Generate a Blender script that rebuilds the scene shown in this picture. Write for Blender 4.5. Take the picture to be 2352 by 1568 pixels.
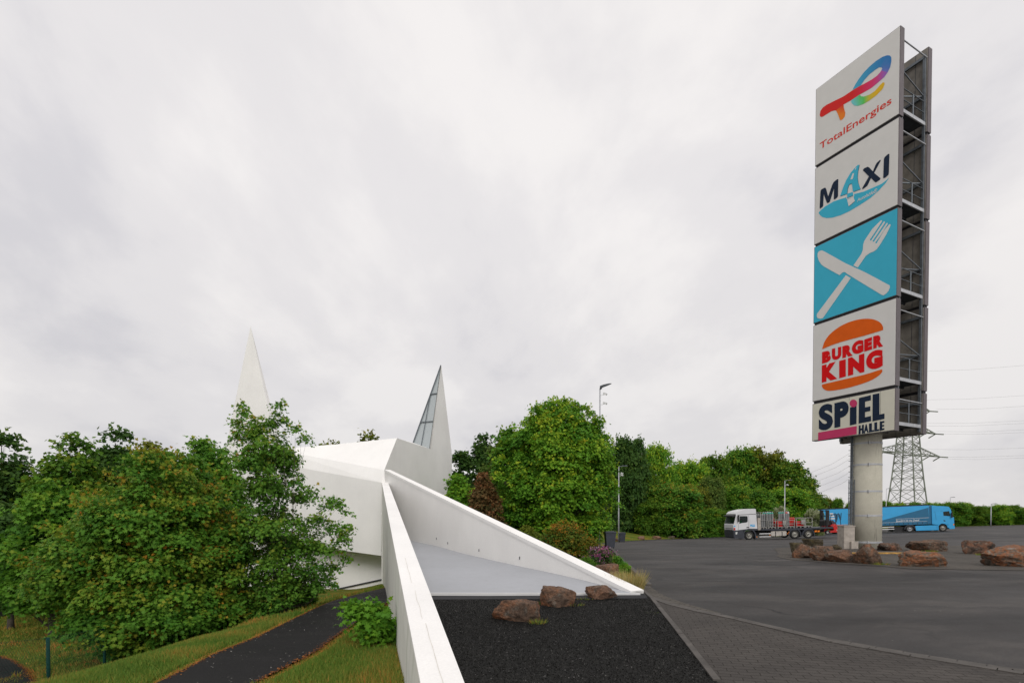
import bpy, bmesh, math, random
import numpy as np
from mathutils import Vector, Matrix, noise as mnoise
R_ = math.radians
rng = np.random.default_rng(7)
random.seed(7)
scene = bpy.context.scene
for o in list(bpy.data.objects): bpy.data.objects.remove(o)

# ------------------------------------------------------------------ camera
PITCH = math.atan(1176/62000.0)
FPX = 1176.0; CY0 = 1179 + FPX*math.tan(PITCH)
cam_d = bpy.data.cameras.new("camera"); cam = bpy.data.objects.new("camera", cam_d)
scene.collection.objects.link(cam); scene.camera = cam
cam_d.sensor_width = 36; cam_d.lens = 18.0
cam_d.shift_y = (CY0-784)/2352.0
cam.location = (0, 0, 0); cam.rotation_euler = (math.pi/2-PITCH, 0, 0)
cam_d.clip_start = 0.1; cam_d.clip_end = 5000
scene.render.resolution_x = 1024; scene.render.resolution_y = 682

# ------------------------------------------------------------------ world (overcast sky)
SUN_EL, SUN_AZ = R_(38), R_(172)      # azimuth clockwise from +Y
w = bpy.data.worlds.new("World"); scene.world = w; w.use_nodes = True
nt = w.node_tree; N = nt.nodes; L = nt.links
for n in list(N): N.remove(n)
out = N.new('ShaderNodeOutputWorld'); bg = N.new('ShaderNodeBackground')
sky = N.new('ShaderNodeTexSky'); sky.sky_type = 'NISHITA'; sky.sun_disc = False
sky.sun_elevation = SUN_EL; sky.sun_rotation = SUN_AZ
skm = N.new('ShaderNodeVectorMath'); skm.operation = 'SCALE'; skm.inputs[3].default_value = 0.08
L.new(sky.outputs[0], skm.inputs[0])
tc = N.new('ShaderNodeTexCoord'); sep = N.new('ShaderNodeSeparateXYZ'); L.new(tc.outputs['Generated'], sep.inputs[0])
zz = N.new('ShaderNodeMath'); zz.operation = 'MAXIMUM'; zz.inputs[1].default_value = 0.0; L.new(sep.outputs[2], zz.inputs[0])
za = N.new('ShaderNodeMath'); za.operation = 'ADD'; za.inputs[1].default_value = 0.42; L.new(zz.outputs[0], za.inputs[0])
dx = N.new('ShaderNodeMath'); dx.operation = 'DIVIDE'; L.new(sep.outputs[0], dx.inputs[0]); L.new(za.outputs[0], dx.inputs[1])
dy = N.new('ShaderNodeMath'); dy.operation = 'DIVIDE'; L.new(sep.outputs[1], dy.inputs[0]); L.new(za.outputs[0], dy.inputs[1])
cmb = N.new('ShaderNodeCombineXYZ'); L.new(dx.outputs[0], cmb.inputs[0]); L.new(dy.outputs[0], cmb.inputs[1])
mp = N.new('ShaderNodeMapping'); mp.inputs['Rotation'].default_value = (0, 0, R_(35)); mp.inputs['Scale'].default_value = (1.0, 0.75, 1)
mp.inputs['Location'].default_value = (5.1, 1.9, 0)
L.new(cmb.outputs[0], mp.inputs[0])
n1 = N.new('ShaderNodeTexNoise'); n1.inputs['Scale'].default_value = 1.7; n1.inputs['Detail'].default_value = 9; n1.inputs['Roughness'].default_value = 0.56
n1.inputs['Distortion'].default_value = 0.2
L.new(mp.outputs[0], n1.inputs[0])
cr = N.new('ShaderNodeValToRGB'); cr.color_ramp.interpolation = 'EASE'
e = cr.color_ramp.elements; e[0].position = 0.33; e[0].color = (0.655, 0.64, 0.665, 1); e[1].position = 0.58; e[1].color = (0.86, 0.832, 0.822, 1)
m_ = cr.color_ramp.elements.new(0.45); m_.color = (0.765, 0.742, 0.748, 1)
L.new(n1.outputs[0], cr.inputs[0])
# thicker, greyer cloud towards the horizon
hz = N.new('ShaderNodeMapRange'); hz.inputs[1].default_value = 0.0; hz.inputs[2].default_value = 0.5; hz.inputs[3].default_value = 0.86; hz.inputs[4].default_value = 1.01
L.new(zz.outputs[0], hz.inputs[0])
vm = N.new('ShaderNodeVectorMath'); vm.operation = 'SCALE'; L.new(cr.outputs[0], vm.inputs[0]); L.new(hz.outputs[0], vm.inputs[3])
mix = N.new('ShaderNodeMix'); mix.data_type = 'RGBA'; mix.inputs[0].default_value = 0.95
L.new(skm.outputs[0], mix.inputs[6]); L.new(vm.outputs[0], mix.inputs[7])
L.new(mix.outputs[2], bg.inputs[0]); bg.inputs[1].default_value = 1.0
L.new(bg.outputs[0], out.inputs[0])
# sun behind thick cloud
sd = bpy.data.lights.new("sun", 'SUN'); sd.energy = 1.4; sd.angle = R_(30); sd.color = (1.0, 0.97, 0.93)
so = bpy.data.objects.new("sun", sd); scene.collection.objects.link(so)
sdir = Vector((math.sin(SUN_AZ)*math.cos(SUN_EL), math.cos(SUN_AZ)*math.cos(SUN_EL), math.sin(SUN_EL)))
so.rotation_euler = sdir.to_track_quat('Z', 'Y').to_euler(); so.location = sdir*60
vs = scene.view_settings; vs.view_transform = 'Standard'; vs.look = 'None'; vs.exposure = 0.13; vs.gamma = 1.0
scene.cycles.max_bounces = 6; scene.cycles.diffuse_bounces = 3; scene.cycles.transparent_max_bounces = 8

# ------------------------------------------------------------------ measuring helpers
def ray(u, v):
    xc = (u-1176)/FPX; yc = (CY0-v)/FPX
    s, c = math.sin(PITCH), math.cos(PITCH)
    return Vector((xc, yc*s+c, yc*c-s))
def P(u, v, Y):
    d = ray(u, v); return d*(Y/d.y)
def PP(u, v, p0, n):
    d = ray(u, v); return d*(p0.dot(n)/d.dot(n))
def lerp(a, b, t): return a+(b-a)*t
def ss(t): t = min(1, max(0, t)); return t*t*(3-2*t)

cY = ([-50, 0, 10, 18, 27, 36, 58, 73, 90, 105, 600], [0, 0, .05, .2, .57, 1.2, 2.45, 3.1, 3.5, 3.7, 6])
XX = ([-60, -20, 0, 18, 30, 62, 85, 100, 400], [.2, .2, .5, 1.05, 1.15, 2.15, 2.8, 3.2, 3.6])
WW = ([0, 5, 18, 27, 36, 58], [0, 0, .08, .35, .5, 1])
def g_(x, Y):
    return float(-1.6 + np.interp(x, *XX)*np.interp(Y, *WW) - np.interp(Y, *cY))
def g(x, Y):   # lot surface, smoothed
    return (g_(x, Y)*2 + g_(x, Y-2.2) + g_(x, Y+2.2) + g_(x-2, Y) + g_(x+2, Y))/6
def zl(x, Y):  # sloping lawn left of the long ramp wall
    d = -4.95 - x
    return -1.6 - .07*min(max(Y, -5), 34) - 1.45*(1-.4*ss((Y-20)/8))*ss(d/5.5) + 0.05*mnoise.noise(Vector((x*.35, Y*.35, 0)))*min(1, abs(d)*.3)
def xb(Y): return .54 - .266*min(Y, 30.0)
def ground(x, Y):
    s = x - xb(Y)
    if Y < 29:
        return zl(x, Y) if s < 0 else g(x, Y)
    t = ss((s-1)/12)
    return lerp(zl(x, Y), g(x, Y), t)
def G(u, v, fn=ground, y0=2.5, y1=160):
    d = ray(u, v); Y = y0
    while Y < y1:
        p = d*(Y/d.y)
        if p.z <= fn(p.x, p.y):
            a, b = max(y0, Y-0.25), Y
            for _ in range(20):
                m = (a+b)/2; q = d*(m/d.y)
                if q.z <= fn(q.x, q.y): b = m
                else: a = m
            q = d*(b/d.y); return Vector((q.x, q.y, fn(q.x, q.y)))
        Y += 0.25
    p = d*(y1/d.y); return Vector((p.x, p.y, fn(p.x, p.y)))

# ------------------------------------------------------------------ materials
def newmat(name):
    m = bpy.data.materials.new(name); m.use_nodes = True
    return m, m.node_tree.nodes, m.node_tree.links, m.node_tree.nodes['Principled BSDF']
def ramp(N, L, fac, stops):
    r = N.new('ShaderNodeValToRGB'); el = r.color_ramp.elements
    while len(el) < len(stops): el.new(0.5)
    for k, (p, c) in enumerate(stops):
        el[k].position = p; el[k].color = (*c, 1) if len(c) == 3 else c
    L.new(fac, r.inputs[0]); return r.outputs[0]
def noise(N, L, vec, scale, detail=6, rough=.55, dist=0):
    n = N.new('ShaderNodeTexNoise'); n.inputs['Scale'].default_value = scale; n.inputs['Detail'].default_value = detail
    n.inputs['Roughness'].default_value = rough; n.inputs['Distortion'].default_value = dist
    if vec is not None: L.new(vec, n.inputs['Vector'])
    return n.outputs['Fac']
def mixc(N, L, f, a, b, mode='MIX'):
    m = N.new('ShaderNodeMix'); m.data_type = 'RGBA'; m.blend_type = mode
    for inp, val in ((m.inputs[0], f), (m.inputs[6], a), (m.inputs[7], b)):
        if hasattr(val, 'is_output'): L.new(val, inp)
        elif isinstance(val, (tuple, list)): inp.default_value = (*val, 1) if len(val) == 3 else val
        else: inp.default_value = val
    return m.outputs[2]
def objc(N, L, scale=(1, 1, 1), rot=(0, 0, 0)):
    t = N.new('ShaderNodeTexCoord'); m = N.new('ShaderNodeMapping'); m.inputs['Scale'].default_value = scale
    m.inputs['Rotation'].default_value = rot
    L.new(t.outputs['Object'], m.inputs[0]); return m.outputs[0]
def bump(N, L, h, bsdf, st=.3, d=.02):
    b = N.new('ShaderNodeBump'); b.inputs['Strength'].default_value = st; b.inputs['Distance'].default_value = d
    L.new(h, b.inputs['Height']); L.new(b.outputs[0], bsdf.inputs['Normal'])
def simple(name, col, rough=.5, metal=0.0, var=.12, scale=3.0, spec=None, bumps=0):
    m, N, L, B = newmat(name)
    v = objc(N, L); n = noise(N, L, v, scale, 5)
    lo = tuple(c*(1-var) for c in col); hi = tuple(min(1, c*(1+var)) for c in col)
    L.new(ramp(N, L, n, [(.3, lo), (.7, hi)]), B.inputs['Base Color'])
    B.inputs['Roughness'].default_value = rough; B.inputs['Metallic'].default_value = metal
    if spec is not None: B.inputs['Specular IOR Level'].default_value = spec
    if bumps: bump(N, L, noise(N, L, v, scale*12, 4), B, bumps, .01)
    return m
def plaster(name, col, dirt=(.42, .42, .36), amt=.35, bumpst=.25):
    m, N, L, B = newmat(name)
    v = objc(N, L); vs_ = objc(N, L, (2.2, 2.2, .16))
    f1 = noise(N, L, v, 0.5, 6); f2 = noise(N, L, vs_, 2.2, 7, .65)
    base = mixc(N, L, ramp(N, L, f1, [(.35, (0, 0, 0)), (.65, (1, 1, 1))]), tuple(c*.93 for c in col), col)
    st = ramp(N, L, f2, [(.48, (0, 0, 0)), (.8, (amt, amt, amt))])
    col2 = mixc(N, L, st, base, dirt)
    fine = noise(N, L, v, 38, 3, .7)
    spk = ramp(N, L, fine, [(.25, (.93, .93, .93)), (.75, (1.03, 1.03, 1.03))])
    L.new(mixc(N, L, 1.0, col2, spk, 'MULTIPLY'), B.inputs['Base Color'])
    B.inputs['Roughness'].default_value = .85; B.inputs['Specular IOR Level'].default_value = .2
    bump(N, L, noise(N, L, v, 60, 3), B, bumpst, .006)
    return m
def asphalt(name, a, b, bands=True, speck=.5, sc=1.0, spec=.12):
    m, N, L, B = newmat(name)
    v = objc(N, L); vb = objc(N, L, (.035, .11, 1), (0, 0, R_(-14)))
    big = noise(N, L, vb, 2.2, 5, .55, 1.2)
    mid = noise(N, L, v, .8*sc, 7, .65)
    col = ramp(N, L, big, [(.36, a), (.5, tuple((x+y)/2 for x, y in zip(a, b))), (.62, b)])
    col = mixc(N, L, .65, col, ramp(N, L, mid, [(.3, (.62, .62, .62)), (.7, (1.3, 1.3, 1.3))]), 'MULTIPLY')
    fine = noise(N, L, v, 70, 3, .8)
    col = mixc(N, L, speck, col, ramp(N, L, fine, [(.35, (.35, .35, .35)), (.62, (1.25, 1.25, 1.25)), (.75, (2.6, 2.6, 2.5))]), 'MULTIPLY')
    vo = N.new('ShaderNodeTexVoronoi'); vo.feature = 'DISTANCE_TO_EDGE'; vo.inputs['Scale'].default_value = .16
    vn = N.new('ShaderNodeVectorMath'); vn.operation = 'ADD'
    nn = N.new('ShaderNodeTexNoise'); nn.inputs['Scale'].default_value = .9; nn.inputs['Detail'].default_value = 6; L.new(v, nn.inputs[0])
    sc_ = N.new('ShaderNodeVectorMath'); sc_.operation = 'SCALE'; sc_.inputs[3].default_value = 2.2; L.new(nn.outputs['Color'], sc_.inputs[0])
    L.new(v, vn.inputs[0]); L.new(sc_.outputs[0], vn.inputs[1]); L.new(vn.outputs[0], vo.inputs['Vector'])
    gate = ramp(N, L, noise(N, L, v, .12, 2), [(.48, (0, 0, 0)), (.54, (1, 1, 1))])
    crk = ramp(N, L, vo.outputs['Distance'], [(.002, (1, 1, 1)), (.006, (0, 0, 0))])
    cm = mixc(N, L, 1.0, crk, gate, 'MULTIPLY')
    if bands:
        pt = noise(N, L, objc(N, L, (.10, .22, 1), (0, 0, R_(-22))), 1.6, 7, .6, 2.0)
        col = mixc(N, L, .9, col, ramp(N, L, pt, [(.38, (.78, .78, .78)), (.52, (1, 1, 1)), (.60, (1.42, 1.40, 1.36))]), 'MULTIPLY')
        col = mixc(N, L, cm, col, (.012, .012, .012))
    L.new(col, B.inputs['Base Color'])
    L.new(ramp(N, L, mid, [(.3, (.62, .62, .62)), (.7, (.85, .85, .85))]), B.inputs['Roughness'])
    B.inputs['Specular IOR Level'].default_value = spec
    bump(N, L, fine, B, .5, .008)
    return m
MAT = {}
def M(name): return MAT[name]
MAT['white'] = plaster('white_plaster', (.88, .865, .845), amt=.05)
MAT['whitedirty'] = plaster('white_plaster_weathered', (.72, .71, .665), dirt=(.24, .27, .17), amt=.75)
MAT['crackm'] = simple('crack_stain', (.62, .59, .54), .9)
MAT['floorgrey'] = plaster('grey_coating', (.40, .41, .435), dirt=(.30, .30, .31), amt=.3, bumpst=.1)
MAT['lot'] = asphalt('asphalt_lot', (.023, .0215, .021), (.064, .0585, .056), spec=.28)
MAT['pathm'] = asphalt('asphalt_path', (.013, .0125, .013), (.022, .021, .021), bands=False, speck=.6)
MAT['gravelm'] = asphalt('dark_gravel', (.009, .009, .0085), (.017, .0165, .015), bands=False, speck=.9, sc=1.6)
MAT['strip'] = asphalt('asphalt_strip', (.024, .024, .026), (.042, .042, .046), bands=False)
def paver(name, a, b, sx=.22, sy=.11, rot=0):
    m, N, L, B = newmat(name)
    v = objc(N, L, (1, 1, 1), (0, 0, rot))
    # wavy interlocking joints
    wob = N.new('ShaderNodeTexNoise'); wob.inputs['Scale'].default_value = 5; L.new(v, wob.inputs[0])
    sc_ = N.new('ShaderNodeVectorMath'); sc_.operation = 'SCALE'; sc_.inputs[3].default_value = .05; L.new(wob.outputs['Color'], sc_.inputs[0])
    va = N.new('ShaderNodeVectorMath'); va.operation = 'ADD'; L.new(v, va.inputs[0]); L.new(sc_.outputs[0], va.inputs[1])
    br = N.new('ShaderNodeTexBrick'); br.inputs['Scale'].default_value = 1; br.inputs['Brick Width'].default_value = sx; br.inputs['Row Height'].default_value = sy
    br.inputs['Mortar Size'].default_value = .005; br.inputs['Mortar Smooth'].default_value = .3
    br.inputs['Color1'].default_value = (*a, 1); br.inputs['Color2'].default_value = (*b, 1); br.inputs['Mortar'].default_value = (.034, .031, .027, 1)
    L.new(va.outputs[0], br.inputs[0])
    mid = noise(N, L, v, .9, 6, .6)
    col = mixc(N, L, .7, br.outputs[0], ramp(N, L, mid, [(.3, (.72, .72, .72)), (.7, (1.2, 1.18, 1.15))]), 'MULTIPLY')
    fine = noise(N, L, v, 80, 2, .8)
    col = mixc(N, L, .5, col, ramp(N, L, fine, [(.35, (.6, .6, .6)), (.65, (1.3, 1.3, 1.3))]), 'MULTIPLY')
    L.new(col, B.inputs['Base Color']); B.inputs['Roughness'].default_value = .9; B.inputs['Specular IOR Level'].default_value = .12
    inv = N.new('ShaderNodeMath'); inv.operation = 'SUBTRACT'; inv.inputs[0].default_value = 1; L.new(br.outputs['Fac'], inv.inputs[1])
    bump(N, L, inv.outputs[0], B, .7, .012)
    return m
MAT['paver'] = paver('block_paving', (.066, .060, .056), (.078, .071, .066), .20, .10, R_(12))
MAT['paver2'] = paver('island_paving', (.085, .078, .070), (.105, .096, .086), .22, .11, R_(30))
MAT['kerb'] = simple('kerb_stone', (.075, .067, .060), .9, var=.3, scale=4, bumps=.3)
def grassmat():
    m, N, L, B = newmat('grass_ground'); v = objc(N, L)
    n1 = noise(N, L, v, .45, 6, .6); n2 = noise(N, L, v, 14, 5, .7)
    c = ramp(N, L, n1, [(.32, (.050, .105, .010)), (.5, (.105, .125, .014)), (.68, (.19, .13, .018))])
    c = mixc(N, L, .8, c, ramp(N, L, n2, [(.3, (.4, .4, .4)), (.7, (1.5, 1.5, 1.4))]), 'MULTIPLY')
    L.new(c, B.inputs['Base Color']); B.inputs['Roughness'].default_value = .95; B.inputs['Specular IOR Level'].default_value = .1
    bump(N, L, n2, B, .8, .05); return m
MAT['grass'] = grassmat()
def leafmat(name, stops, trans=.34, rough=.55):
    m, N, L, B = newmat(name)
    a = N.new('ShaderNodeAttribute'); a.attribute_name = 'tint'
    c = ramp(N, L, a.outputs['Fac'], stops)
    L.new(c, B.inputs['Base Color']); B.inputs['Roughness'].default_value = rough; B.inputs['Specular IOR Level'].default_value = .12
    t = N.new('ShaderNodeBsdfTranslucent'); L.new(c, t.inputs[0])
    mx = N.new('ShaderNodeMixShader'); mx.inputs[0].default_value = trans
    L.new(B.outputs[0], mx.inputs[1]); L.new(t.outputs[0], mx.inputs[2])
    L.new(mx.outputs[0], N['Material Output'].inputs[0]); return m
GR = lambda k: [(0, (.020*k, .070*k, .014*k)), (.55, (.040*k, .120*k, .020*k)), (.8, (.085*k, .140*k, .022*k)), (.93, (.20*k, .115*k, .025*k))]
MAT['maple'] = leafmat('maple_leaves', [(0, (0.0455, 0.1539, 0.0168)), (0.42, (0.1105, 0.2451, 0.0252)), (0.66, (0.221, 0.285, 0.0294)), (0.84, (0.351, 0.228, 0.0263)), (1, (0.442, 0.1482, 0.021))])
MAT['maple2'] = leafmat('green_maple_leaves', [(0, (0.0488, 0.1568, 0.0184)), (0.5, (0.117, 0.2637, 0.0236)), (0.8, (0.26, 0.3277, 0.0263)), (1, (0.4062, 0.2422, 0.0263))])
MAT['maple3'] = leafmat('bright_maple_leaves', [(0, (0.0702, 0.2078, 0.0198)), (0.45, (0.1492, 0.3232, 0.0255)), (0.75, (0.351, 0.4617, 0.0312)), (1, (0.5265, 0.4309, 0.0355))])
MAT['maple4'] = leafmat('lit_maple_leaves', [(0, (0.0618, 0.1781, 0.0263)), (0.5, (0.1382, 0.285, 0.0341)), (0.78, (0.2925, 0.3277, 0.0394)), (0.9, (0.455, 0.2137, 0.0263)), (1, (0.4875, 0.1283, 0.021))], .35)
MAT['darkleaf'] = leafmat('dark_leaves', [(0, (0.0312, 0.0821, 0.0176)), (0.6, (0.0655, 0.1368, 0.0252)), (1, (0.1326, 0.1915, 0.0315))])
MAT['midleaf'] = leafmat('mid_green_leaves', [(0, (0.0455, 0.1283, 0.0131)), (0.55, (0.1073, 0.2137, 0.0184)), (1, (0.2925, 0.285, 0.0263))])
MAT['birch'] = leafmat('birch_leaves', [(0, (0.066, 0.132, 0.0242)), (0.6, (0.132, 0.198, 0.0352)), (1, (0.22, 0.253, 0.044))])
MAT['olive'] = leafmat('olive_leaves', [(0, (0.0672, 0.1115, 0.0121)), (0.6, (0.1569, 0.1835, 0.0169)), (1, (0.3289, 0.2491, 0.0242))])
MAT['copper'] = leafmat('copper_leaves', [(0, (.075, .075, .025)), (.5, (.18, .10, .04)), (1, (.30, .10, .045))])
MAT['barberry'] = leafmat('orange_tipped_leaves', [(0, (0.0455, 0.114, 0.0147)), (0.5, (0.117, 0.1596, 0.0189)), (0.78, (0.273, 0.171, 0.021)), (1, (0.416, 0.1482, 0.021))])
MAT['blossom'] = leafmat('hawthorn_leaves', [(0, (.10, .16, .04)), (.4, (.22, .26, .10)), (.65, (.48, .50, .34)), (1, (.65, .65, .5))])
MAT['pink'] = leafmat('pink_petals', [(0, (.04, .11, .02)), (.52, (.06, .13, .03)), (.6, (.42, .14, .24)), (.75, (.30, .04, .17)), (.88, (.22, .11, .34)), (1, (.60, .40, .46))])
MAT['drygrass'] = leafmat('dry_grass', [(0, (.16, .20, .05)), (.5, (.42, .36, .15)), (.85, (.52, .38, .16)), (1, (.45, .15, .03))])
MAT['blade'] = leafmat('grass_blades', [(0, (0.0666, 0.153, 0.0224)), (0.45, (0.15, 0.2324, 0.0362)), (0.7, (0.2989, 0.2621, 0.053)), (0.86, (0.4508, 0.244, 0.0562)), (1, (0.6007, 0.1987, 0.0575))])
MAT['litter'] = leafmat('needle_litter', [(0, (.10, .035, .010)), (.6, (.20, .065, .012)), (1, (.30, .11, .02))], 0)
MAT['fleck'] = leafmat('pale_flecks', [(0, (.10, .10, .09)), (1, (.32, .31, .29))], 0)
MAT['bark'] = simple('bark', (.055, .045, .035), .95, var=.4, scale=9, bumps=.5)
def rockmat(name, cols, seed):
    m, N, L, B = newmat(name); v = objc(N, L)
    mp = v.node; mp.inputs['Location'].default_value = (seed*3.1, seed*1.7, 0)
    vs_ = N.new('ShaderNodeMapping'); vs_.inputs['Scale'].default_value = (1, 1, 1.5); vs_.inputs['Rotation'].default_value = (.4, .5, 0); L.new(v, vs_.inputs[0])
    n1 = noise(N, L, vs_.outputs[0], 1.7, 9, .68, .8)
    c = ramp(N, L, n1, cols)
    n2 = noise(N, L, v, 5, 8, .7)
    c = mixc(N, L, ramp(N, L, n2, [(.53, (0, 0, 0)), (.64, (.8, .8, .8))]), c, (.16, .145, .12))
    n3 = noise(N, L, v, 16, 7, .8)
    c = mixc(N, L, .85, c, ramp(N, L, n3, [(.34, (.22, .22, .22)), (.62, (1.5, 1.5, 1.5))]), 'MULTIPLY')
    L.new(c, B.inputs['Base Color']); B.inputs['Roughness'].default_value = .85; B.inputs['Specular IOR Level'].default_value = .3
    ad = N.new('ShaderNodeMath'); ad.operation = 'ADD'; L.new(n1, ad.inputs[0]); L.new(n3, ad.inputs[1])
    bump(N, L, ad.outputs[0], B, .9, .06); return m
MAT['rock1'] = rockmat('rust_brown_rock', [(.34, (.030, .022, .016)), (.46, (.105, .068, .048)), (.56, (.175, .095, .058)), (.65, (.27, .105, .045)), (.74, (.15, .115, .085))], 1)
MAT['rock2'] = rockmat('dark_rust_rock', [(.34, (.022, .016, .012)), (.48, (.085, .055, .040)), (.60, (.18, .078, .042)), (.70, (.15, .11, .085))], 2)
MAT['rock3'] = rockmat('grey_orange_rock', [(.32, (.045, .038, .030)), (.46, (.14, .11, .085)), (.54, (.27, .10, .04)), (.62, (.17, .14, .11)), (.76, (.42, .39, .35))], 3)
MAT['rock4'] = rockmat('brown_tan_rock', [(.32, (.05, .034, .024)), (.5, (.15, .085, .056)), (.62, (.23, .115, .065)), (.74, (.24, .18, .12))], 4)
MAT['rock5'] = rockmat('olive_grey_rock', [(.30, (.030, .026, .018)), (.50, (.075, .058, .035)), (.62, (.11, .09, .045)), (.75, (.15, .08, .035))], 5)
def concrete():
    m, N, L, B = newmat('column_concrete'); v = objc(N, L); vs_ = objc(N, L, (3, 3, .35))
    n1 = noise(N, L, v, .9, 7, .65); c = ramp(N, L, n1, [(.3, (.46, .44, .36)), (.7, (.60, .575, .48))])
    n2 = noise(N, L, vs_, 1.6, 8, .7); c = mixc(N, L, ramp(N, L, n2, [(.60, (0, 0, 0)), (.74, (.85, .85, .85))]), c, (.07, .055, .04))
    n3 = noise(N, L, v, 45, 3, .7); c = mixc(N, L, .5, c, ramp(N, L, n3, [(.3, (.7, .7, .7)), (.7, (1.2, 1.2, 1.2))]), 'MULTIPLY')
    L.new(c, B.inputs['Base Color']); B.inputs['Roughness'].default_value = .9; bump(N, L, n3, B, .4, .01); return m
MAT['concrete'] = concrete()
MAT['conc2'] = simple('pale_concrete', (.36, .32, .28), .9, var=.25, scale=4, bumps=.4)
MAT['panelwhite'] = simple('panel_white', (.62, .605, .59), .7, spec=.12, var=.025, scale=2)
MAT['panelcream'] = simple('panel_cream', (.60, .58, .49), .7, spec=.12, var=.03, scale=2)
MAT['panelcyan'] = simple('panel_cyan', (.05, .40, .56), .7, spec=.12, var=.03, scale=2)
MAT['panelside'] = simple('panel_side', (.115, .098, .105), .6, var=.1, scale=3)
MAT['panelback'] = simple('panel_back', (.17, .155, .135), .8, var=.25, scale=2.5, bumps=.2)
MAT['dark'] = simple('black_gap', (.008, .008, .010), .7)
MAT['steel'] = simple('galvanised_steel', (.11, .125, .14), .5, .35, var=.25, scale=5)
MAT['steeldark'] = simple('dark_grating', (.045, .052, .060), .7, .2, var=.3, scale=5)
MAT['steelpale'] = simple('pale_galvanised', (.42, .43, .45), .45, .3, var=.15, scale=5)
MAT['navy'] = simple('navy_letter', (.012, .022, .045), .7, spec=.12)
MAT['red'] = simple('red_letter', (.62, .006, .008), .7, spec=.12, var=.04)
MAT['redtext'] = simple('orange_red_letter', (.60, .045, .030), .7, spec=.12, var=.04)
MAT['orange'] = simple('orange_bun', (.66, .105, .008), .7, spec=.12, var=.05)
MAT['magenta'] = simple('magenta_shape', (.50, .045, .13), .7, spec=.12, var=.04)
MAT['whitepaint'] = simple('white_paint', (.62, .62, .62), .3, var=.05)
MAT['cabwhite'] = simple('white_cab_paint', (.62, .62, .635), .3, var=.06, scale=1)
MAT['cabdark'] = simple('dark_plastic', (.030, .034, .045), .55, var=.2)
MAT['blacks'] = simple('black_metal', (.012, .012, .013), .6, var=.3)
MAT['tyre'] = simple('tyre_rubber', (.016, .016, .016), .85, var=.3, scale=8)
MAT['rim'] = simple('wheel_rim', (.36, .35, .31), .5, .3, var=.3, scale=8)
MAT['blue'] = simple('truck_blue', (.035, .34, .66), .4, var=.06, scale=1)
MAT['darkblue'] = simple('curtain_dark_blue', (.010, .12, .235), .5, var=.06)
MAT['gluegrey'] = simple('cylinder_grey', (.20, .205, .205), .45, var=.15, scale=4)
MAT['cyanpaint'] = simple('cylinder_green_band', (.035, .28, .22), .5)
MAT['redpaint'] = simple('red_paint', (.48, .015, .012), .4, var=.15)
MAT['cage'] = simple('cage_steel', (.27, .265, .245), .6, .2, var=.25, scale=6)
MAT['orangel'] = simple('amber_plastic', (.75, .20, .01), .4)
MAT['tank'] = simple('aluminium_tank', (.45, .42, .38), .5, .3, var=.2, scale=3)
MAT['hivis'] = simple('green_hi_vis', (.05, .80, .22), .8)
MAT['skin'] = simple('skin', (.45, .25, .18), .6)
MAT['hair'] = simple('dark_hair', (.02, .015, .01), .8)
MAT['pylon'] = simple('pylon_steel', (.20, .22, .18), .7, .1, var=.4, scale=.4)
MAT['wire'] = simple('wire', (.30, .30, .31), .7)
MAT['binm'] = simple('bin_plastic', (.035, .040, .055), .6, var=.2)
MAT['fenceg'] = simple('fence_green', (.010, .050, .042), .7, var=.2, spec=.1)
MAT['yellow'] = simple('weathered_yellow', (.34, .19, .045), .8, var=.6, scale=5)
MAT['brick'] = simple('pale_brick', (.30, .17, .12), .9, var=.25, scale=8)
def glassm(name, col, alpha, rough=.05):
    m, N, L, B = newmat(name)
    B.inputs['Base Color'].default_value = (*col, 1); B.inputs['Roughness'].default_value = rough
    n = noise(N, L, objc(N, L), 1.5, 3); L.new(ramp(N, L, n, [(.3, (rough*.6,)*3), (.7, (rough*1.5,)*3)]), B.inputs['Roughness'])
    t = N.new('ShaderNodeBsdfTransparent'); t.inputs[0].default_value = (.75, .8, .8, 1)
    mx = N.new('ShaderNodeMixShader'); mx.inputs[0].default_value = alpha
    L.new(t.outputs[0], mx.inputs[1]); L.new(B.outputs[0], mx.inputs[2]); L.new(mx.outputs[0], N['Material Output'].inputs[0]); return m
MAT['glass'] = glassm('cab_glass', (.02, .03, .03), .45)
MAT['spireglass'] = glassm('spire_glass', (.36, .40, .41), .93, .18)
MAT['headlight'] = glassm('headlight_glass', (.6, .62, .6), 1, .1)

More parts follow.
